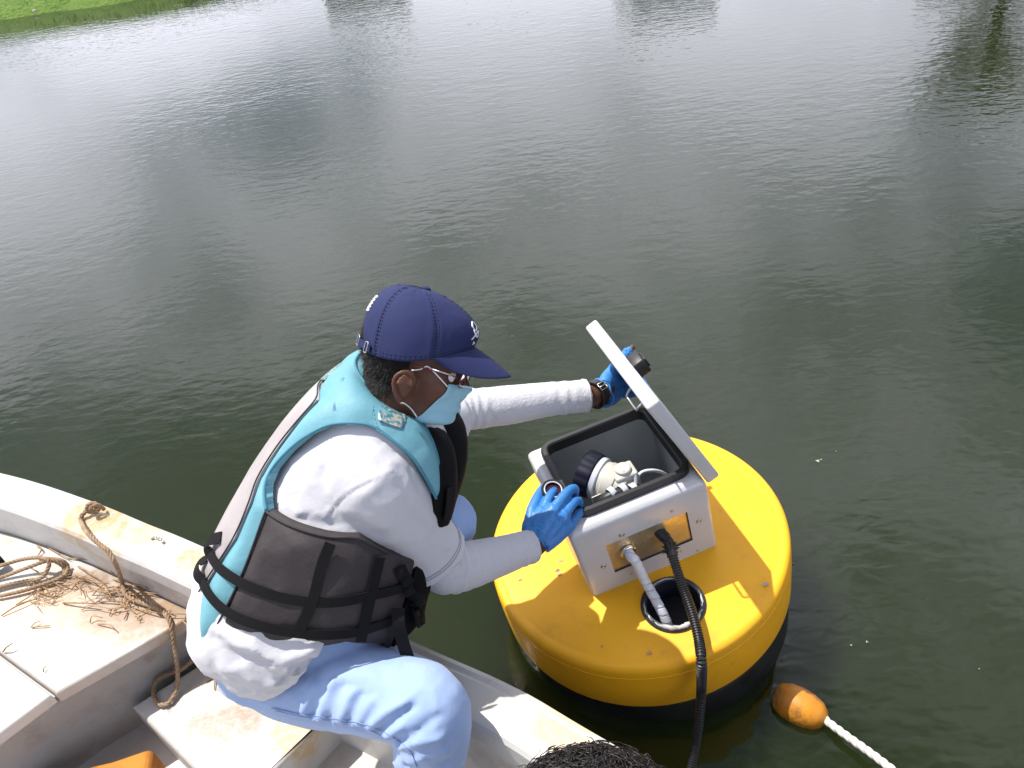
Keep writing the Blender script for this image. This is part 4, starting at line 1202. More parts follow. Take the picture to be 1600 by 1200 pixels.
# rows of stitching either side of each seam
M_capst = mat('navy_stitch', (.008, .011, .040), .8)
parts = []
for k in range(6):
    for o_ in (-.030, .030):
        P = []
        for i in range(40):
            t_ = .03 + .93 * i / 39; th = -math.pi + math.pi / 3 * k + o_ / max(.18, (1 - t_ ** 2.5) ** .4)
            q = cap_pt(th, t_); P.append(HM_ @ (q + Vector((q.x, q.y, q.z * .6)).normalized() * .0004))
        if k == 0: P = P[22:]
        parts += [tube([P[i], P[i + 1]], .00075, 5) for i in range(0, len(P) - 1, 2)]
for tt in (.035, .075):
    P = [HM_ @ (cap_pt(a, tt) * 1.003) for a in [R(-140 + 280 * i / 119) for i in range(120)]]
    parts += [tube([P[i], P[i + 1]], .0007, 5) for i in range(0, 119, 2)]
obj('stitching', join(*parts), M_capst, capo)
# brim
bv, bf = [], []
nb_, nr_ = 40, 14
for i in range(nb_ + 1):
    th = R(-62 + 124 * i / nb_)
    for k in range(nr_ + 1):
        s_ = k / nr_
        b0_ = cap_pt(th, .02)
        ext = .080 * max(0, math.cos(th * 90 / 62.5)) ** .55
        x = b0_.x + ext * s_; y = b0_.y * (1 - .10 * s_)
        z = b0_.z - (ext / .08) * (.022 * s_ + .010 * s_ ** 2 + 3.0 * y * y * s_)
        bv.append(HM_ @ Vector((x, y, z)))
for i in range(nb_):
    for k in range(nr_):
        a = i * (nr_ + 1) + k
        bf.append((a, a + 1, a + nr_ + 2, a + nr_ + 1))
obj('brim', evaluated((bv, bf), [('SOLIDIFY', dict(thickness=.0035, offset=0)), ('SUBSURF', dict(levels=1))]), M_navycap, capo)
# strap and buckle behind
P = [];
for k in range(24):
    th = R(138 + (222 - 138) * k / 23 + 0); P.append(cap_pt(th if th < math.pi else th - 2 * math.pi, .03) * 1.0 + Vector((-.002 * 0, 0, .004)))
def ribbon(P, N, w_, th_, wd=None):
    """flat band along P with normals N"""
    rings = []
    for i in range(len(P)):
        t_ = (P[min(i + 1, len(P) - 1)] - P[max(i - 1, 0)]).normalized()
        n_ = (N[i] - t_ * N[i].dot(t_)).normalized(); s_ = t_.cross(n_)
        w2 = (w_[i] if hasattr(w_, '__len__') else w_) / 2
        rings.append([P[i] + s_ * w2 + n_ * th_, P[i] - s_ * w2 + n_ * th_, P[i] - s_ * w2, P[i] + s_ * w2])
    return loft(rings, True, True)
Pn = [Vector((p.x * 1.2, p.y, 0)).normalized() for p in P]
pw = [HM_ @ (p + n_ * .002) for p, n_ in zip(P, Pn)]; nw = [(HM_.to_3x3() @ n_) for n_ in Pn]
obj('strap', ribbon(pw, nw, .013, .002), M_navycap, capo, sharp=40)
# strap end carried forward on his right side, with wire keeper
P2 = []
for k in range(14):
    th = -R(180 - 20 - 34 * k / 13); P2.append(cap_pt(th, .045))
Pn2 = [Vector((p.x, p.y * 1.3, 0)).normalized() for p in P2]
obj('strap', ribbon([HM_ @ (p + n_ * .004 + Vector((0, 0, .004))) for p, n_ in zip(P2, Pn2)], [HM_.to_3x3() @ n_ for n_ in Pn2], .013, .0018), M_navycap, capo, sharp=40)
def keeper(k, w_, h_):
    c = P2[k] + Pn2[k] * .0066 + Vector((0, 0, .004)); t_ = (P2[k + 1] - P2[k]).normalized()
    q = [c + t_ * (w_ * a) + Vector((0, 0, h_ * b)) for a, b in ((-1, -1), (1, -1), (1, 1), (-1, 1), (-1, -1))]
    qq = []
    for a, b in zip(q[:-1], q[1:]): qq += [a * (1 - s_) + b * s_ for s_ in (0, .25, .5, .75)]
    return tube([HM_ @ p for p in qq + [q[0]]], .0011, 8)
obj('buckle', join(keeper(2, .006, .009), keeper(11, .004, .0095)), M_steel, capo)
# embroidery: a looped white emblem on the front, short lettering-like row at the back
def stitch(path, r_=.0013):
    return ctube([HM_ @ (cap_pt(R(t), z) + Vector((cap_pt(R(t), z).x, cap_pt(R(t), z).y, 0)).normalized() * .001) for t, z in path], r_, 60, 6)
obj('emblem', join(stitch([(-10, .60), (-16, .52), (-10, .44), (-4, .52), (-10, .60), (-15, .40), (-8, .30), (-3, .42), (-12, .36), (-20, .26)]), stitch([(-14, .19), (-11, .16), (-14, .14)])), M_thread, capo)
bk2 = []
for k in range(5):
    z = .56 + .045 * k * 0; t0_ = -158 + 0 * k
    zz = .50 + .050 * k
    bk2.append(stitch([(-160, zz), (-153, zz + .012), (-150, zz + .03), (-157, zz + .036), (-160, zz + .02)], .0014))
obj('emblem', join(*bk2), M_thread, capo)
# ---- mask
mv, mf = [], []
nm, nk = 36, 30
for i in range(nk + 1):
    s_ = i / nk; z = -.014 - .092 * s_
    pm = R(34 + 26 * s_ ** 1.2 - 6 * max(0, s_ - .85) / .15)
    for j in range(nm + 1):
        ph_ = -pm + 2 * pm * j / nm
        o = Vector((.01 + math.cos(ph_) * .3, math.sin(ph_) * .3, z)); p, n_ = on_head(o, Vector((.01, 0, z)) - o)
        if p is None: p = Vector((.06, 0, z))
        r_ = (Vector((p.x, p.y, 0)) - Vector((.01, 0, 0)))
        rr = r_.length
        edge = min(1, (1 - abs(ph_) / pm) * 5, s_ * 8 + .15, (1 - s_) * 6 + .1)
        tgt = .099 + .006 * max(0, 1 - abs(ph_) / .35) * max(0, 1 - s_ / .4) - .012 * s_ - .055 * abs(math.sin(ph_)) ** 2
        rr2 = max(rr + .0025, (rr + .003) * (1 - edge) + max(tgt, rr + .004) * edge)
        rr2 += .0018 * edge * math.copysign(1, math.sin(s_ * 26)) * abs(math.sin(s_ * 26)) ** .3 * .6
        dirv = Vector((math.cos(ph_), math.sin(ph_), 0))
        mv.append(HM_ @ (Vector((.01, 0, z)) + dirv * rr2))
for i in range(nk):
    for j in range(nm):
        a = i * (nm + 1) + j; mf.append((a, a + 1, a + nm + 2, a + nm + 1))
mo = obj('mask', evaluated((mv, mf), [('SMOOTH', dict(factor=.5, iterations=6)), ('SOLIDIFY', dict(thickness=.0012, offset=1))]), M_mask, worker)
def on_skin(x, y, z, off=.002):
    o = Vector((x, y * 4, z)); p, n_ = on_head(o, Vector((x, 0, z)) - o)
    return HM_ @ (p + n_ * off) if p is not None else hp(x, y, z)
for sy_ in (-1, 1):
    a0_ = HM_.inverted() @ mv[2 * (nm + 1) + (0 if sy_ < 0 else nm)]; a1_ = HM_.inverted() @ mv[(nk - 5) * (nm + 1) + (0 if sy_ < 0 else nm)]
    up_ = [HM_ @ a0_, on_skin(a0_.x - .02, sy_, a0_.z + .014), on_skin(a0_.x - .04, sy_, a0_.z + .028), on_skin(.028, sy_, .000), hp(.018, sy_ * .084, -.004)]
    lo_ = [HM_ @ a1_, on_skin(a1_.x - .012, sy_, a1_.z + .014), on_skin(a1_.x - .022, sy_, a1_.z + .026), hp(.012, sy_ * .080, -.066)]
    obj('ear_loop', join(ctube(up_, .0014, 24, 6), ctube(lo_, .0014, 16, 6)), M_elastic, mo)
obj('nose_wire', ctube([Vector(mv[1 * (nm + 1) + j]) + hF * .0015 for j in range(9, 28, 3)], .0016, 20, 6), M_elastic, mo)
# ---- glasses
gl_ = []
for sy_ in (-1, 1):
    P = []
    for k in range(29):
        a = 2 * math.pi * k / 28
        P.append(hp(.100 - .05 * (abs(.032 + .023 * math.cos(a)) ** 1.5), sy_ * (.032 + .023 * math.cos(a)), -.004 + .0155 * math.copysign(abs(math.sin(a)) ** .8, math.sin(a))))
    gl_.append(tube(P, .0011, 6))
    gl_.append(tube([hp(.094, sy_ * .055, .003), hp(.088, sy_ * .066, .004), hp(.05, sy_ * .074, .005), hp(.016, sy_ * .079, .004)], .0012, 6))
gl_.append(ctube([hp(.0995, -.010, .0), hp(.104, 0, .003), hp(.0995, .010, .0)], .0012, 8, 6))
go = obj('glasses', join(*gl_), M_gframe, worker)
M_lens = bpy.data.materials.new('lens_glass'); M_lens.use_nodes = True
_b = M_lens.node_tree.nodes['Principled BSDF']; _b.inputs['Transmission Weight'].default_value = 1; _b.inputs['Roughness'].default_value = .02; _b.inputs['IOR'].default_value = 1.1
for sy_ in (-1, 1):
    P = [hp(.0995 - .05 * (abs(.032 + .022 * math.cos(2 * math.pi * k / 24)) ** 1.5), sy_ * (.032 + .022 * math.cos(2 * math.pi * k / 24)), -.004 + .0148 * math.sin(2 * math.pi * k / 24)) for k in range(24)]
    obj('lens', (P, [tuple(range(24))]), M_lens, go, smooth=False)
    obj('temple_tip', tube([hp(.086, sy_ * .0672, .0045), hp(.05, sy_ * .0748, .0065)], .0014, 6), M_steel, go)

# ---- shirt
RS = [(560, 738, 1.49, .078), (580, 752, 1.455, .089), (612, 790, 1.49, .085), (645, 832, 1.535, .077), (664, 858, 1.565, .0760), (674, 871, 1.580, .0800)]
LS = [(632, 700, 1.66, .062), (652, 678, 1.725, .065), (700, 652, 1.775, .060), (722, 646, 1.79, .057)]
shirt = join(hull_mesh(.33, .955, 60, 48, .88, .90), limb(RS, 20, 24), limb(LS, 12, 20))
shirt = remesh(shirt, .0058, 4)
SB = bvh(shirt)
def s3(px, py):
    h = hit(SB, px, py); return h[0] if h[0] is not None else None
def fold(pts, w_, amp, f_): return ([f_(*p) for p in pts], w_, amp)
FS = [fold(p, w_, a_, s3) for p, w_, a_ in (
    ([(505, 812), (516, 795), (530, 777), (552, 762), (575, 750), (595, 741), (612, 735)], .0022, .0022), ([(508, 815), (519, 799), (534, 781), (556, 766), (578, 754)], .0035, -.0016),
    ([(640, 735), (647, 750), (655, 765)], .007, -.003), ([(625, 755), (640, 785)], .010, -.003), ([(545, 838), (575, 842), (600, 850)], .012, .004), ([(560, 815), (600, 835)], .012, -.004),
    ([(622, 886), (645, 878), (670, 868), (695, 857), (716, 846)], .0025, .0016), ([(617, 879), (640, 871), (664, 861), (690, 850), (710, 839)], .002, -.0012), ([(650, 795), (665, 812), (680, 830)], .012, -.003), ([(600, 690), (620, 705), (640, 722)], .008, -.003), ([(580, 700), (610, 722)], .010, .003),
    ([(440, 760), (446, 785), (450, 812)], .014, -.005), ([(460, 735), (466, 768), (470, 800)], .012, .004), ([(520, 700), (500, 728), (480, 760)], .016, .003), ([(470, 812), (520, 820)], .012, -.004), ([(560, 860), (610, 868)], .010, .003))]
shirt = folds(shirt, FS, .0012, 14.0, 0.0, .0018, (7, 7, 12))
def uvof2(px, py):
    return uvof(px, py)
TAIL = None
tee = obj('tshirt', shirt, M_tee, worker)
# stitched hem round the short sleeve
SB2 = bvh(shirt)
hc_ = D(669, 864, 1.571); ha_ = (D(674, 871, 1.580) - D(655, 846, 1.55)).normalized(); hu_ = ha_.orthogonal().normalized(); hv_ = ha_.cross(hu_)
for dz_ in (0.0, -.006):
    P = []
    for k in range(73):
        a_ = 2 * math.pi * k / 72; d_ = hu_ * math.cos(a_) + hv_ * math.sin(a_)
        h_ = SB2.ray_cast(hc_ + ha_ * (dz_ - .004) + d_ * .2, -d_)
        if h_[0] is not None: P.append(h_[0] + h_[1] * .0006)
    obj('hem_stitch', tube(P, .0011, 5), mat('cotton_thread', (.34, .34, .38), .9), tee)
# ---- knitted arm sleeves
def sleeve(keys, nm_, wr_=()):
    P = [tuple(D(*k[:3])) + (k[3],) for k in keys]; m_ = 150
    Q = cat(P, m_); fr_ = frames(Q[:, :3]); rings = []
    for i in range(m_):
        t_, a_, b_ = fr_[i]; ring_ = []
        for j in range(40):
            th = 2 * math.pi * j / 40; p = Vector(Q[i][:3])
            r_ = Q[i][3] * (1 + .022 * noise.noise(Vector((i * .09, math.cos(th) * 1.5, math.sin(th) * 1.5))) + .012 * noise.noise(Vector((i * .45, math.cos(th) * 2, math.sin(th) * 2))))
            for i0, wd_ in wr_: r_ *= 1 + .030 * math.sin((i - i0) * .62 + 1.5 * math.sin(th)) * math.exp(-((i - i0) / wd_) ** 2) * (.6 + .4 * math.cos(th - 1))
            if i > m_ - 7: r_ *= 1 + .04 * math.sin((i - m_ + 7) * 1.1) + .05 * noise.noise(Vector((th * 2.2, i, 0)))
            ring_.append(p + (a_ * math.cos(th) + b_ * math.sin(th)) * r_)
        rings.append(ring_)
    return obj(nm_, loft(rings, True, True), M_knit, worker)
sleeve([(640, 828, 1.53, .050), (672, 866, 1.568, .052), (694, 886, 1.59, .0545), (726, 884, 1.62, .051), (770, 872, 1.665, .0445), (808, 860, 1.705, .039), (830, 853, 1.727, .0375)], 'arm_sleeve', ((62, 16), (128, 9)))
sleeve([(675, 660, 1.75, .054), (715, 643, 1.79, .050), (750, 638, 1.815, .048), (800, 632, 1.84, .0465), (855, 624, 1.865, .042), (900, 620, 1.88, .0400), (916, 618, 1.887, .0405)], 'arm_sleeve', ((40, 18), (110, 12)))

# ---- trousers
pel = loft([[hull(360 * j / 40, v, .84, .88) for j in range(40)] for v in np.linspace(0.03, .40, 12)], True, True)
JR = [(420, 1030, 1.62, .094), (470, 1052, 1.585, .097), (550, 1068, 1.52, .0905), (620, 1088, 1.47, .082), (662, 1102, 1.44, .077), (676, 1132, 1.44, .0735), (672, 1175, 1.465, .068), (662, 1235, 1.53, .063), (652, 1300, 1.62, .061)]
JL = [(500, 960, 1.72, .095), (580, 900, 1.72, .085), (660, 842, 1.71, .077), (698, 815, 1.71, .068), (680, 842, 1.74, .066), (620, 915, 1.79, .062), (560, 1000, 1.85, .060)]
jeans = remesh(join(pel, limb(JR, 40, 28), limb(JL, 34, 24)), .0062, 5)
JB = bvh(jeans)
def j3(px, py):
    h = hit(JB, px, py); return h[0]
FJ = [fold(p, w_, a_, j3) for p, w_, a_ in (
    ([(475, 1110), (494, 1072)], .008, .007), ([(487, 1118), (507, 1078)], .007, -.006), ([(500, 1123), (523, 1065)], .008, .007), ([(513, 1126), (538, 1070)], .007, -.006), ([(531, 1126), (552, 1082)], .008, .006), ([(545, 1128), (566, 1085)], .007, -.005),
    ([(560, 1130), (582, 1095)], .008, .005), ([(577, 1136), (608, 1110), (632, 1098)], .008, .006), ([(590, 1142), (625, 1118), (645, 1105)], .008, -.006), ([(604, 1150), (628, 1135)], .007, .006),
    ([(612, 1180), (650, 1160), (690, 1150)], .008, .006), ([(612, 1172), (640, 1150)], .007, -.006), ([(618, 1192), (660, 1182)], .008, .005), ([(622, 1160), (655, 1140), (680, 1120)], .009, -.006), ([(616, 1166), (640, 1162)], .006, .005),
    ([(520, 1040), (580, 1065)], .02, .004), ([(430, 1108), (500, 1125), (560, 1134), (610, 1150), (645, 1170)], .0030, .0030), ([(430, 1112), (500, 1129), (560, 1138), (610, 1154)], .0028, -.0028), ([(640, 1190), (700, 1170)], .010, .004), ([(635, 1197), (705, 1184)], .008, -.004))]
jeans = folds(jeans, FJ, .0014, 13.0, 3.0, .0022, (14, 10, 8))
M_jean2 = M_jean
obj('jeans', jeans, M_jean2, worker)
JB2 = bvh(jeans)
def on_j(px, py, off=.0012):
    h = hit(JB2, px, py); return h[0] + h[1] * off if h[0] is not None else None
def seam(pts, r_=.0008):
    P = [p for p in (on_j(*q) for q in cat(pts, 40)) if p is not None]
    return tube(P, r_, 5)
M_dseam = mat('denim_seam', (.20, .29, .50), .85)
obj('seam', join(seam([(425, 1106), (470, 1115), (520, 1122), (570, 1131), (612, 1150), (640, 1172), (652, 1198)]), seam([(430, 1110), (470, 1119), (520, 1126), (566, 1135), (606, 1154)], .0005)), M_dseam, [o for o in worker.children if o.name.startswith('jeans')][0])
# shoes
M_shoe = mat('grey_shoe', (.08, .08, .085), .7)
def shoe(heel, toe):
    heel = Vector(heel); toe = Vector(toe); f_ = toe - heel
    P = [heel - f_ * .05, heel, heel + f_ * .35, heel + f_ * .7, toe]
    up_ = Vector((0, 0, 1))
    return tube(cat(P, 20), cat([(.02,), (.040,), (.042,), (.045,), (.022,)], 20)[:, 0], 16, squash=.85)
ra = D(652, 1300, 1.62); obj('shoe', shoe((ra.x - .04, ra.y, FZ + .045), (ra.x + .20, ra.y + .05, FZ + .04)), M_shoe, worker)
la_ = D(560, 1000, 1.85); obj('shoe', shoe((la_.x - .03, la_.y + .02, la_.z - .05), (la_.x + .18, la_.y - .06, la_.z - .09)), M_shoe, worker)

# ---- life vest
def clip_cell(poly, lo, hi):
    P = poly
    for ax_, val, sgn in ((0, lo[0], 1), (0, hi[0], -1), (1, lo[1], 1), (1, hi[1], -1)):
        out = []; n_ = len(P)
        if not n_: return []
        for i in range(n_):
            a, b = P[i], P[(i + 1) % n_]
            da = (a[ax_] - val) * sgn; db = (b[ax_] - val) * sgn
            if da >= 0: out.append(a)
            if (da >= 0) != (db >= 0):
                s_ = da / (da - db); out.append((a[0] + (b[0] - a[0]) * s_, a[1] + (b[1] - a[1]) * s_))
        P = out
    return P
def panel(poly, T, base=0.0, du=2.0, dv=.008, soft=.020, rim=.018, wr=0.0, seed=0):
    us = [p[0] for p in poly]; vs = [p[1] for p in poly]
    bm = bmesh.new(); cache = {}
    # boundary samples in 3D for the puff profile
    S_ = []
    for a, b in zip(poly, poly[1:] + poly[:1]):
        nk_ = max(4, int((hull(*a) - hull(*b)).length / .0018))
        for k in range(nk_):
            s_ = k / nk_; S_.append(tuple(hull(a[0] + (b[0] - a[0]) * s_, a[1] + (b[1] - a[1]) * s_)))
    S_ = np.array(S_)
    def vert(p):
        k = (round(p[0], 3), round(p[1], 5))
        if k not in cache:
            q = hull(*p); d_ = float(np.sqrt(((S_ - np.array(q)) ** 2).sum(1)).min())
            h = base + T * (1 - math.exp(-(d_ / soft) ** 1.2))
            if wr: h += wr * (noise.noise(q * 11 + Vector((seed, 0, 0))) + .5 * noise.noise(q * 27 + Vector((0, seed, 0)))) * min(1, d_ / .02)
            cache[k] = bm.verts.new(q + hull_n(*p) * h)
        return cache[k]
    u = math.floor(min(us) / du) * du
    while u < max(us):
        v = math.floor(min(vs) / dv) * dv
        while v < max(vs):
            P = clip_cell(poly, (u, v), (u + du, v + dv))
            Q = []
            for p in P:
                w_ = vert(p)
                if w_ not in Q: Q.append(w_)
            if len(Q) > 2:
                try: bm.faces.new(Q)
                except ValueError: pass
            v += dv
        u += du
    bmesh.ops.remove_doubles(bm, verts=bm.verts[:], dist=.0004)
    bmesh.ops.dissolve_degenerate(bm, edges=bm.edges[:], dist=.0002)
    be = [e_ for e_ in bm.edges if len(e_.link_faces) == 1]
    r_ = bmesh.ops.extrude_edge_only(bm, edges=be)
    cc = {}
    for g in r_['geom']:
        if isinstance(g, bmesh.types.BMVert):
            h = HB.find_nearest(g.co)
            i_ = int(h[2] // NUH * (NV - 1) / (NVH - 1))
            g.co = g.co + (Vector(cH[min(i_, NV - 1)]) - g.co).normalized() * rim
    bmesh.ops.recalc_face_normals(bm, faces=bm.faces[:])
    return from_bm(bm)
def uvs(pts): return [uvof(*p) for p in pts]
def mir(poly): return [(360 - u, v) for u, v in poly][::-1]
stripe_e = uvs([(507, 596), (499, 632), (440, 705), (412, 750), (398, 788), (374, 842), (334, 905), (321, 926)])
# keep the stripe edge on the back and running smoothly
print('stripe', [(round(a), round(b, 2)) for a, b in stripe_e])
arm_h = uvs([(678.6, 778), (665.6, 752), (639.6, 713), (609, 687), (579, 667), (522.6, 665), (480, 684), (450, 708), (427, 735), (416.5, 760), (418.6, 795.6)])
print('arm', [(round(a), round(b, 2)) for a, b in arm_h])
seam_d = uvs([(418.6, 797), (384, 891), (344, 974)])
neck_e = uvs([(563, 592), (583, 615), (609, 636), (648, 652)])
front_e = uvs([(664, 672), (682, 722), (684, 768)])
print('neck', neck_e, 'front', front_e, 'seam', seam_d)
sp = stripe_e[:]
stripe = [(180, sp[0][1] + .03)] + sp + [(180, V0)]
stripe = [(u, v) for u, v in sp] + [(360 - u, v) for u, v in sp[::-1]]
blue = [(u, v) for u, v in sp[::-1]] + [(172, sp[0][1] + .012), (180, sp[0][1] + .015), (180, .995)] + neck_e + front_e + arm_h[:-1] + seam_d + [(seam_d[-1][0] + 6, V0)]
bluef = mir(blue)
vest = obj('life_vest', join(panel(blue, .014, .004, wr=.0022, seed=1), panel(bluef, .014, .004, wr=.0022, seed=2)), M_blue, worker, sharp=60)
obj('back_stripe', panel(stripe, .006, .010, wr=.0010), M_vgrey, vest, sharp=60)
tail = [(u, v) for u, v in uvs([(505, 1003), (488, 1030), (462, 1062), (440, 1080), (412, 1092), (372, 1086), (345, 1062)])]
print('tail', tail)
tail = tail + [(180, tail[-1][1] - .01), (300, tail[0][1]), (300, .36), (tail[0][0], .36)]
tp = panel(tail, .006, .002, du=2.0, dv=.008, wr=.004, seed=8, rim=.006)
tb_ = bvh(tp)
def t3(px, py):
    h = hit(tb_, px, py); return h[0]
tp = folds(tp, [fold(p, w_, a_, t3) for p, w_, a_ in (([(400, 1010), (455, 1045)], .010, .010), ([(410, 1030), (470, 1060)], .009, -.010), ([(430, 1040), (490, 1012)], .008, .010), ([(440, 1062), (485, 1030)], .008, -.009), ([(400, 1078), (470, 1045)], .008, .008),
    ([(335, 1000), (380, 1030), (420, 1035)], .014, -.007), ([(350, 1040), (400, 1060)], .012, .007), ([(345, 985), (400, 1015)], .010, .006), ([(375, 1078), (425, 1080)], .006, .005))], .001, 16, 2.0, .004, (9, 9, 14))
obj('tshirt_tail', tp, M_tee, tee)
side_top = uvs([(418.6, 799), (457.6, 821.6), (509.6, 834.6), (561.6, 839), (605, 862)])
u_end = 34
side = side_top + [(u_end, side_top[-1][1] - .05), (u_end, V0 + .005)] + uvs([(600, 1003), (540, 1002), (470.6, 1010), (410, 1003.6)]) + [(seam_d[-1][0], seam_d[-1][1])] + [seam_d[1]]
print('side', [(round(a), round(b, 2)) for a, b in side])
obj('side_panel', panel(side, .013, .001, wr=.0055, seed=3, soft=.02), M_vdark, vest, sharp=60)
obj('side_panel', panel(mir(side), .012, .000, wr=.003, seed=4), M_vdark, vest, sharp=60)
vt = front_e[-1][1]
fp = [(4, V0 + .02), (u_end - 2, V0 + .01), (u_end - 2, vt - .1), (front_e[-1][0] + 4, vt), (front_e[0][0], front_e[0][1]), (4, front_e[0][1] - .06)]
obj('front_panel', panel(fp, .016, .002, wr=.002, seed=5), M_vblack, vest, sharp=60)
fp2 = mir(fp)
obj('front_panel', panel(fp2, .016, .002, wr=.002, seed=6), M_vblack, vest)
# bound edges
def binding(uv_, h, r_, m_=90):
    return tube([hull(*q) + hull_n(*q) * h for q in cat(uv_, m_)], r_, 8)
M_bind = mat('vest_binding', (.05, .20, .27), .7, bump=.0004, bscale=200)
M_bindd = mat('vest_binding_dark', (.02, .017, .02), .7, bump=.0004, bscale=200)
ah = [(seam_d[0][0], seam_d[0][1])] + arm_h[:-1][::-1]
obj('binding', join(binding(ah, .004, .0030, 140), binding([(360 - u, v) for u, v in ah], .004, .0030), binding([(180, .995)] + neck_e + front_e, .004, .0028), binding([(180, .995)] + [(360 - u, v) for u, v in neck_e + front_e], .004, .0028)), M_bind, vest)
obj('binding', join(binding(side_top, .004, .0026), binding([side[-2], side[-1], side_top[0]], .006, .0022), binding(sp, .0135, .0016)), M_bindd, vest)
# reflective patches on collar and strap
def patch(pts, h): return panel(uvs(pts), .0006, h, du=4, dv=.02, rim=.003)
obj('reflective_patch', patch([(588, 642), (605, 648), (628, 657), (629, 668), (623, 676), (604, 670), (589, 664)], .0155), M_silver, vest)
obj('reflective_patch', patch([(524, 580), (540, 568), (536, 590), (520, 602), (508, 601)], .0155), M_silver, vest)
# stitching lines
def stitches(pts, h=.0155, r_=.0007, m_=40):
    uv_ = cat(uvs(pts), m_); P = [hull(*q) + hull_n(*q) * h for q in uv_]
    return join(*[tube([P[i], P[i + 1]], r_, 5) for i in range(0, m_ - 1, 2)])
M_stitch = mat('blue_stitch', (.04, .22, .32), .7)
obj('stitching', join(stitches([(543, 600), (537, 615), (531, 632), (528, 648)]), stitches([(582, 640), (581, 655), (583, 668)], m_=16), stitches([(541, 600), (535, 615), (529, 632), (526, 648)])), M_stitch, vest)
M_stitch2 = mat('grey_stitch', (.10, .08, .08), .7)
def line(pts, h, r_, m_=30):
    P = [hull(*q) + hull_n(*q) * h for q in cat(uvs(pts), m_)]
    return tube(P, r_, 5)
obj('stitching', join(line([(372, 745), (372, 790), (362, 835)], .0128, .0006), line([(356, 772), (352, 810), (342, 850), (336, 870)], .0128, .0006), line([(341, 800), (334, 840), (325, 880)], .0128, .0006), line([(326, 828), (338, 850)], .0128, .0006), line([(478, 632), (430, 688), (400, 728)], .0128, .0005)), M_stitch2, vest)
# webbing belts
def belt(pts, w_, lift=.018, m_=60, lifts=None):
    uv_ = cat(uvs(pts), m_)
    lf = cat([(l,) for l in lifts], m_)[:, 0] if lifts else [lift] * m_
    P = [hull(*q) + hull_n(*q) * l for q, l in zip(uv_, lf)]; N_ = [hull_n(*q) for q in uv_]
    return ribbon(P, N_, w_, .0022)
up_b = [(343, 866), (352, 882), (375, 900), (410, 917), (462, 930), (522, 934), (583, 922), (630, 908)]
lo_b = [(330, 905), (340, 926), (367, 952), (410, 969), (462, 980), (540, 982), (583, 971), (620, 955)]
obj('belt', belt(up_b, .019, lifts=[.020, .019, .018, .017, .016, .016, .016, .016]), M_web, vest, sharp=40)
obj('belt', belt(lo_b, .019, lifts=[.020, .019, .018, .017, .016, .016, .016, .016]), M_web, vest, sharp=40)
obj('belt_loop', belt([(358, 843), (350, 850), (345, 860), (344, 868)], .024, lifts=[.016, .026, .028, .020]), M_web, vest, sharp=40)
obj('belt_loop', belt([(336, 876), (330, 888), (330, 900), (333, 908)], .022, lifts=[.016, .026, .028, .020]), M_web, vest, sharp=40)
for pts in ([(520, 842), (505, 880), (492, 930), (472, 975)], [(590, 862), (580, 905), (568, 955), (560, 995)]):
    obj('belt', belt(pts, .020, .0165, 30), M_web, vest, sharp=40)
# bunched strap ends and the tail hanging at the front
bp = hull(*uvof(640, 915)) + hull_n(*uvof(640, 915)) * .02
parts = []
rnd = random.Random(9)
c0_ = uvof(632, 905); 
for k in range(7):
    q = uvof(618 + k * 4, 880 + k * 13); p = hull(*q); n_ = hull_n(*q)
    a = p + n_ * .012; b = p + n_ * (.022 + .010 * rnd.random()) + Vector((rnd.gauss(0, .01), rnd.gauss(0, .01), -.014)); c = p + n_ * .012 + Vector((.004, 0, -.034))
    P = [Vector(x) for x in cat([a, b, c], 10)]
    parts.append(ribbon(P, [n_ + Vector((rnd.gauss(0, .2),) * 3)] * 10, .022, .003))
obj('strap_end', join(*parts), M_web, vest)
tl_ = [D(622, 950, 1.44), D(623, 975, 1.435), D(630, 1005, 1.45), D(640, 1034, 1.47)]
P = [Vector(p) for p in cat(tl_, 20)]
obj('strap_end', ribbon(P, [-FWD] * 20, .024, .002), M_web, vest, sharp=40)
bk3 = D(648, 912, 1.45)
ve_ = front_e[-1]
kp = [hull(ve_[0] - 2, ve_[1] - k * .012) + hull_n(ve_[0] - 2, ve_[1] - k * .012) * .021 for k in range(-1, 7)]
obj('strap_end', ribbon(kp, [hull_n(ve_[0] - 2, ve_[1])] * 8, .022, .002), M_web, vest, sharp=40)

# ---- gloves
def glove(chains, palm, vox=.0024):
    parts = []
    for ch in chains:
        P = [tuple(D(*k[:3])) + (k[3],) for k in ch]
        Q = cat(P, 22); parts.append(tube(Q[:, :3], Q[:, 3], 14))
        parts.append(ball(Q[-1][:3], Q[-1][3] * 1.0, n=12))
    for ch in palm:
        P = [tuple(D(*k[:3])) + (k[3],) for k in ch]
        Q = cat(P, 16); parts.append(tube(Q[:, :3], Q[:, 3], 14))
    return remesh(join(*parts), vox, 5)
rk = [(849, 797, 1.757), (868, 792, 1.750), (884, 801, 1.754), (893, 817, 1.766)]
rf = [[rk[0] + (.0125,), (860, 775, 1.782, .0115), (869, 766, 1.812, .0102), (876, 772, 1.838, .009)],
      [rk[1] + (.013,), (887, 769, 1.775, .0118), (898, 764, 1.80, .0108), (897, 778, 1.832, .0095)],
      [rk[2] + (.0125,), (898, 784, 1.776, .0112), (906, 785, 1.80, .0100), (902, 800, 1.83, .009)],
      [rk[3] + (.0115,), (906, 801, 1.784, .0102), (913, 801, 1.803, .0092), (909, 812, 1.825, .0082)],
      [k + (r_,) for k, r_ in zip(rthumb, (.0165, .0145, .0118, .0102))]]
rp2 = [[(834, 845, 1.735, .027), k + (.0155,)] for k in rk]
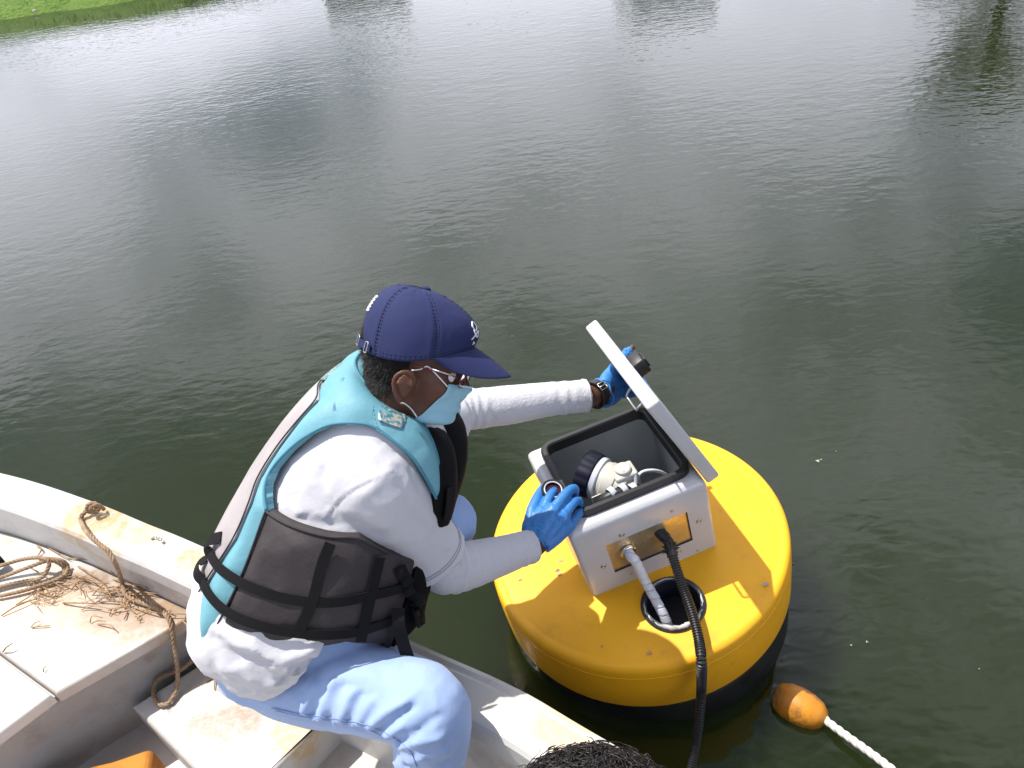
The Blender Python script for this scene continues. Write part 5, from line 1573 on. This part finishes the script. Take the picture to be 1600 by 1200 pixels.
rp2 = [[(836 + dx, 846 + dy, 1.735, .021), ((836 + dx + k[0]) / 2 - 1, (846 + dy + k[1]) / 2, (1.735 + k[2]) / 2 - .003, .0215), k + (.0155,)] for k, dx, dy in zip(rk, (-7, -1, 6, 11), (-8, 0, 4, 7))] + [[(830, 838, 1.735, .021), (829, 822, 1.742, .020), (838, 805, 1.755, .017)]]
gr_ = glove(rf, rp2)
GB = bvh(gr_)
def g3(px, py):
    h = hit(GB, px, py); return h[0]
gr_ = folds(gr_, [fold(p, w_, a_, g3) for p, w_, a_ in (([(822, 828), (840, 826), (862, 842)], .0025, .0014), ([(821, 822), (842, 820), (866, 836)], .0025, .0012), ([(855, 800), (862, 815)], .004, -.0012), ([(872, 800), (872, 818)], .004, -.0012), ([(882, 808), (878, 826)], .004, -.0012), ([(835, 808), (828, 822)], .004, -.0015))], .0006, 60)
gre = obj('glove', gr_, M_glove, worker)
# rolled cuff
def cuff(c, ax_, r_, w_=.004, squash=.8, up=None):
    ax_ = ax_.normalized(); u_ = ax_.orthogonal().normalized() if up is None else (up - ax_ * up.dot(ax_)).normalized(); v_ = ax_.cross(u_)
    P = [c + u_ * (r_ * math.cos(2 * math.pi * k / 40)) + v_ * (r_ * squash * math.sin(2 * math.pi * k / 40)) + ax_ * (.003 * math.sin(k * .9)) for k in range(41)]
    return tube(P, w_, 8)
rw = D(838, 849, 1.735); rax = (D(866, 805, 1.757) - rw)
obj('glove_cuff', cuff(D(839, 846, 1.735), rax, .0345, .0028, .86), M_glove, gre)
lk = [(964, 588, 1.955), (970, 597, 1.955), (970, 607, 1.952), (966, 617, 1.948)]
lf_ = [[lk[0] + (.0125,), (984, 581, 1.975, .0108), (996, 586, 1.985, .0098), (1000, 596, 1.982, .009)],
       [lk[1] + (.0125,), (990, 592, 1.98, .0108), (1004, 596, 1.99, .0098), (1008, 606, 1.985, .009)],
       [lk[2] + (.012,), (991, 604, 1.977, .0105), (1008, 604, 1.985, .0095), (1013, 611, 1.98, .0088)],
       [lk[3] + (.011,), (984, 617, 1.968, .0098), (998, 615, 1.975, .0088), (1004, 620, 1.972, .008)],
       [k + (r_,) for k, r_ in zip(lthumb[:4], (.017, .0145, .0120, .0108))]]
lp2 = [[(944, 614 + dy, 1.905, .020), (955, (614 + dy + k[1]) / 2, 1.93, .019), k + (.0145,)] for k, dy in zip(lk, (-13, -5, 4, 12))] + [[(944, 602, 1.905, .02), (950, 590, 1.92, .018), (962, 574, 1.94, .015)]]
gl2 = folds(glove(lf_, lp2), [], .0009, 60)
gle = obj('glove', gl2, M_glove, worker)
lw = D(932, 616, 1.895); lax = (D(958, 600, 1.935) - lw)
obj('glove_cuff', cuff(D(941, 613, 1.903), lax, .0355, .0026, .9), M_glove, gle)
th = D(980, 551, 1.972); tax = (D(986, 545, 1.976) - th)
obj('glove_cuff', cuff(th, tax, .0102, .0032, 1.0), M_glove, gle)
# wrist watch
wv_ = D(931, 616, 1.893); wu = lax.normalized()
def band(c, ax_, r_, w_, th_):
    u_ = ax_.orthogonal().normalized(); v_ = ax_.cross(u_)
    rings = []
    for k in range(40):
        a = 2 * math.pi * k / 40; d_ = u_ * math.cos(a) + v_ * math.sin(a)
        rings.append([c + d_ * r_ - ax_ * w_ / 2, c + d_ * (r_ + th_) - ax_ * w_ * .45, c + d_ * (r_ + th_) + ax_ * w_ * .45, c + d_ * r_ + ax_ * w_ / 2])
    V, F = loft(rings, False, False)
    n_ = 4
    F += [(39 * 4 + j, 39 * 4 + (j + 1) % 4, (j + 1) % 4, j) for j in range(4)]
    return V, F
watch = obj('watch', band(wv_, wu, .0315, .021, .0045), mat('watch_strap', (.012, .011, .010), .35, bump=.0006, bscale=200), worker, sharp=40)
bd_ = (-FWD + UPV * .35); bd_ = (bd_ - wu * bd_.dot(wu)).normalized()
bs_ = wu.cross(bd_)
bc = wv_ + bd_ * .038
obj('watch_buckle', join(tube([bc + wu * .011 * a + bs_ * .009 * b for a, b in ((-1, -1), (1, -1), (1, 1), (-1, 1), (-1, -1))], .0014, 8), tube([bc - wu * .011, bc + wu * .011], .0014, 8)), M_steel, watch)
dn_ = -bd_
obj('watch_case', tf(lathe([(.019, .0), (.0195, .006), (.017, .009), (0, .009)], 28, True, False), frame(wv_ + dn_ * .033, wu, dn_.cross(wu), dn_)), mat('brass', (.55, .38, .12), .3, metal=1.0), watch)

# ---- round cap held in the right glove
rc = D(864, 766, 1.792); rn = (-FWD * .75 + UPV * .6 + RGT * .1).normalized()
ru = rn.orthogonal().normalized(); Mr = frame(rc, ru, rn.cross(ru), rn)
cap_t = thing('round_cap', 'round dark cap with a pale ring held in the right glove', 'cap', tuple(rc))
obj('cap_ring', tf(lathe([(.0225, -.006), (.027, -.006), (.0285, .0), (.027, .005), (.0225, .005), (.0225, -.006)], 44, False, False), Mr), M_black, cap_t, sharp=40)
obj('inner_ring', tf(lathe([(.0224, .004), (.0205, .0055), (.019, .004)], 40, False, False), Mr), M_greyp, cap_t)
obj('cap_disc', tf(lathe([(.0224, -.002), (0, -.002)], 40, False, False), Mr), mat('dark_red_disc', (.05, .012, .018), .25), cap_t)
# ------------------------------------------------------------------ person sitting in front of the camera
fp_ = thing('person', 'black curly haired person sitting low in front, only the crown in sight', 'person', (.06, .26, FZ))
fc = D(934, 1362, .78)
def fe(c, rx, ry, rz): return ball(c, rx, ry, rz, 24)
fy = fc.y
torso = loft([[Vector((fc.x + a_ * math.cos(t), fy - .03 + dy + b_ * math.sin(t), z)) for t in np.linspace(0, 2 * math.pi, 33)[:-1]] for z, a_, b_, dy in ((.30, .17, .13, .02), (.45, .16, .12, 0), (.62, .18, .12, -.02), (.78, .20, .115, -.01), (.86, .17, .09, 0), (.90, .07, .065, 0), (.96, .055, .055, .01))], True, True)
bodyf = remesh(join(torso, fe(fc, .078, .092, .094), fe(fc + Vector((0, .03, -.07)), .055, .055, .065), tube([fc + Vector((0, 0, -.16)), fc + Vector((0, 0, -.04))], .055, 16),
    tube(cat([(fc.x + .17, fy, .80), (fc.x + .20, fy - .03, .60), (fc.x + .14, fy + .08, .48), (fc.x + .08, fy + .14, .45)], 20), .042, 14), tube(cat([(fc.x - .17, fy, .80), (fc.x - .20, fy - .03, .60), (fc.x - .14, fy + .08, .48), (fc.x - .08, fy + .14, .45)], 20), .042, 14),
    tube(cat([(fc.x + .09, fy, .34), (fc.x + .11, fy + .12, .37), (fc.x + .12, fy + .20, .34), (fc.x + .12, fy + .18, .10)], 24), .065, 14), tube(cat([(fc.x - .09, fy, .34), (fc.x - .11, fy + .12, .37), (fc.x - .12, fy + .20, .34), (fc.x - .12, fy + .18, .10)], 24), .065, 14)), .008, 5)
obj('body', bodyf, M_skin, fp_)
M_fshirt = mat('grey_shirt', (.16, .17, .19), .85)
sh = loft([[Vector((fc.x + a_ * math.cos(t), fy - .03 + dy + b_ * math.sin(t), z)) for t in np.linspace(0, 2 * math.pi, 41)[:-1]] for z, a_, b_, dy in ((.26, .19, .15, .02), (.45, .18, .14, 0), (.62, .20, .14, -.02), (.78, .215, .13, -.01), (.865, .185, .10, 0), (.905, .08, .075, 0))], True, False)
obj('shirt', sh, M_fshirt, fp_)
tr_ = remesh(join(*[tube(cat([(fc.x + k * .08, fy - .03, .33), (fc.x + k * .11, fy + .12, .37), (fc.x + k * .12, fy + .20, .34), (fc.x + k * .12, fy + .18, .12)], 24), .076, 16) for k in (1, -1)]), .009, 4)
obj('trousers', tr_, mat('dark_trousers', (.03, .035, .05), .85), fp_)
M_curl = mat('curly_hair', (0.014, 0.010, 0.009), 0.40)
rnd = random.Random(21)
cap_v = remesh(join(fe(fc + Vector((0, 0, .012)), .110, .112, .104)), .007, 2)
cap_v = folds(cap_v, [], .006, 28)
obj('hair', cap_v, M_curl, fp_)
vv, ff = [], []
for _ in range(5200):
    d_ = Vector((rnd.gauss(0, 1), rnd.gauss(0, 1), abs(rnd.gauss(0, 1)) + .1)).normalized()
    if d_.y > .55 and d_.z < .55: continue
    p = fc + Vector((d_.x * .109, d_.y * .110, d_.z * .104 + .012))
    L = rnd.uniform(.012, .030); t_ = d_.orthogonal().normalized(); t_.rotate(Matrix.Rotation(rnd.random() * 6.28, 3, d_)); b_ = d_.cross(t_)
    P = []
    tw = rnd.uniform(2.5, 6.5) * rnd.choice((-1, 1)); rr = rnd.uniform(.0025, .0075); lean = rnd.uniform(1.3, 2.5); n_ = 9
    for k in range(n_):
        s_ = k / (n_ - 1)
        P.append(p + d_ * (L * s_ * (1 - .46 * lean * s_)) + t_ * (rr * math.cos(tw * s_) - rr + L * .5 * lean * s_ * s_) + b_ * (rr * math.sin(tw * s_)))
    q = tube(P, [.0010 - .0006 * k / (n_ - 1) for k in range(n_)], 3, caps=False)
    k0 = len(vv); vv += q[0]; ff += [tuple(i + k0 for i in f) for f in q[1]]
obj('curls', (vv, ff), M_curl, fp_)
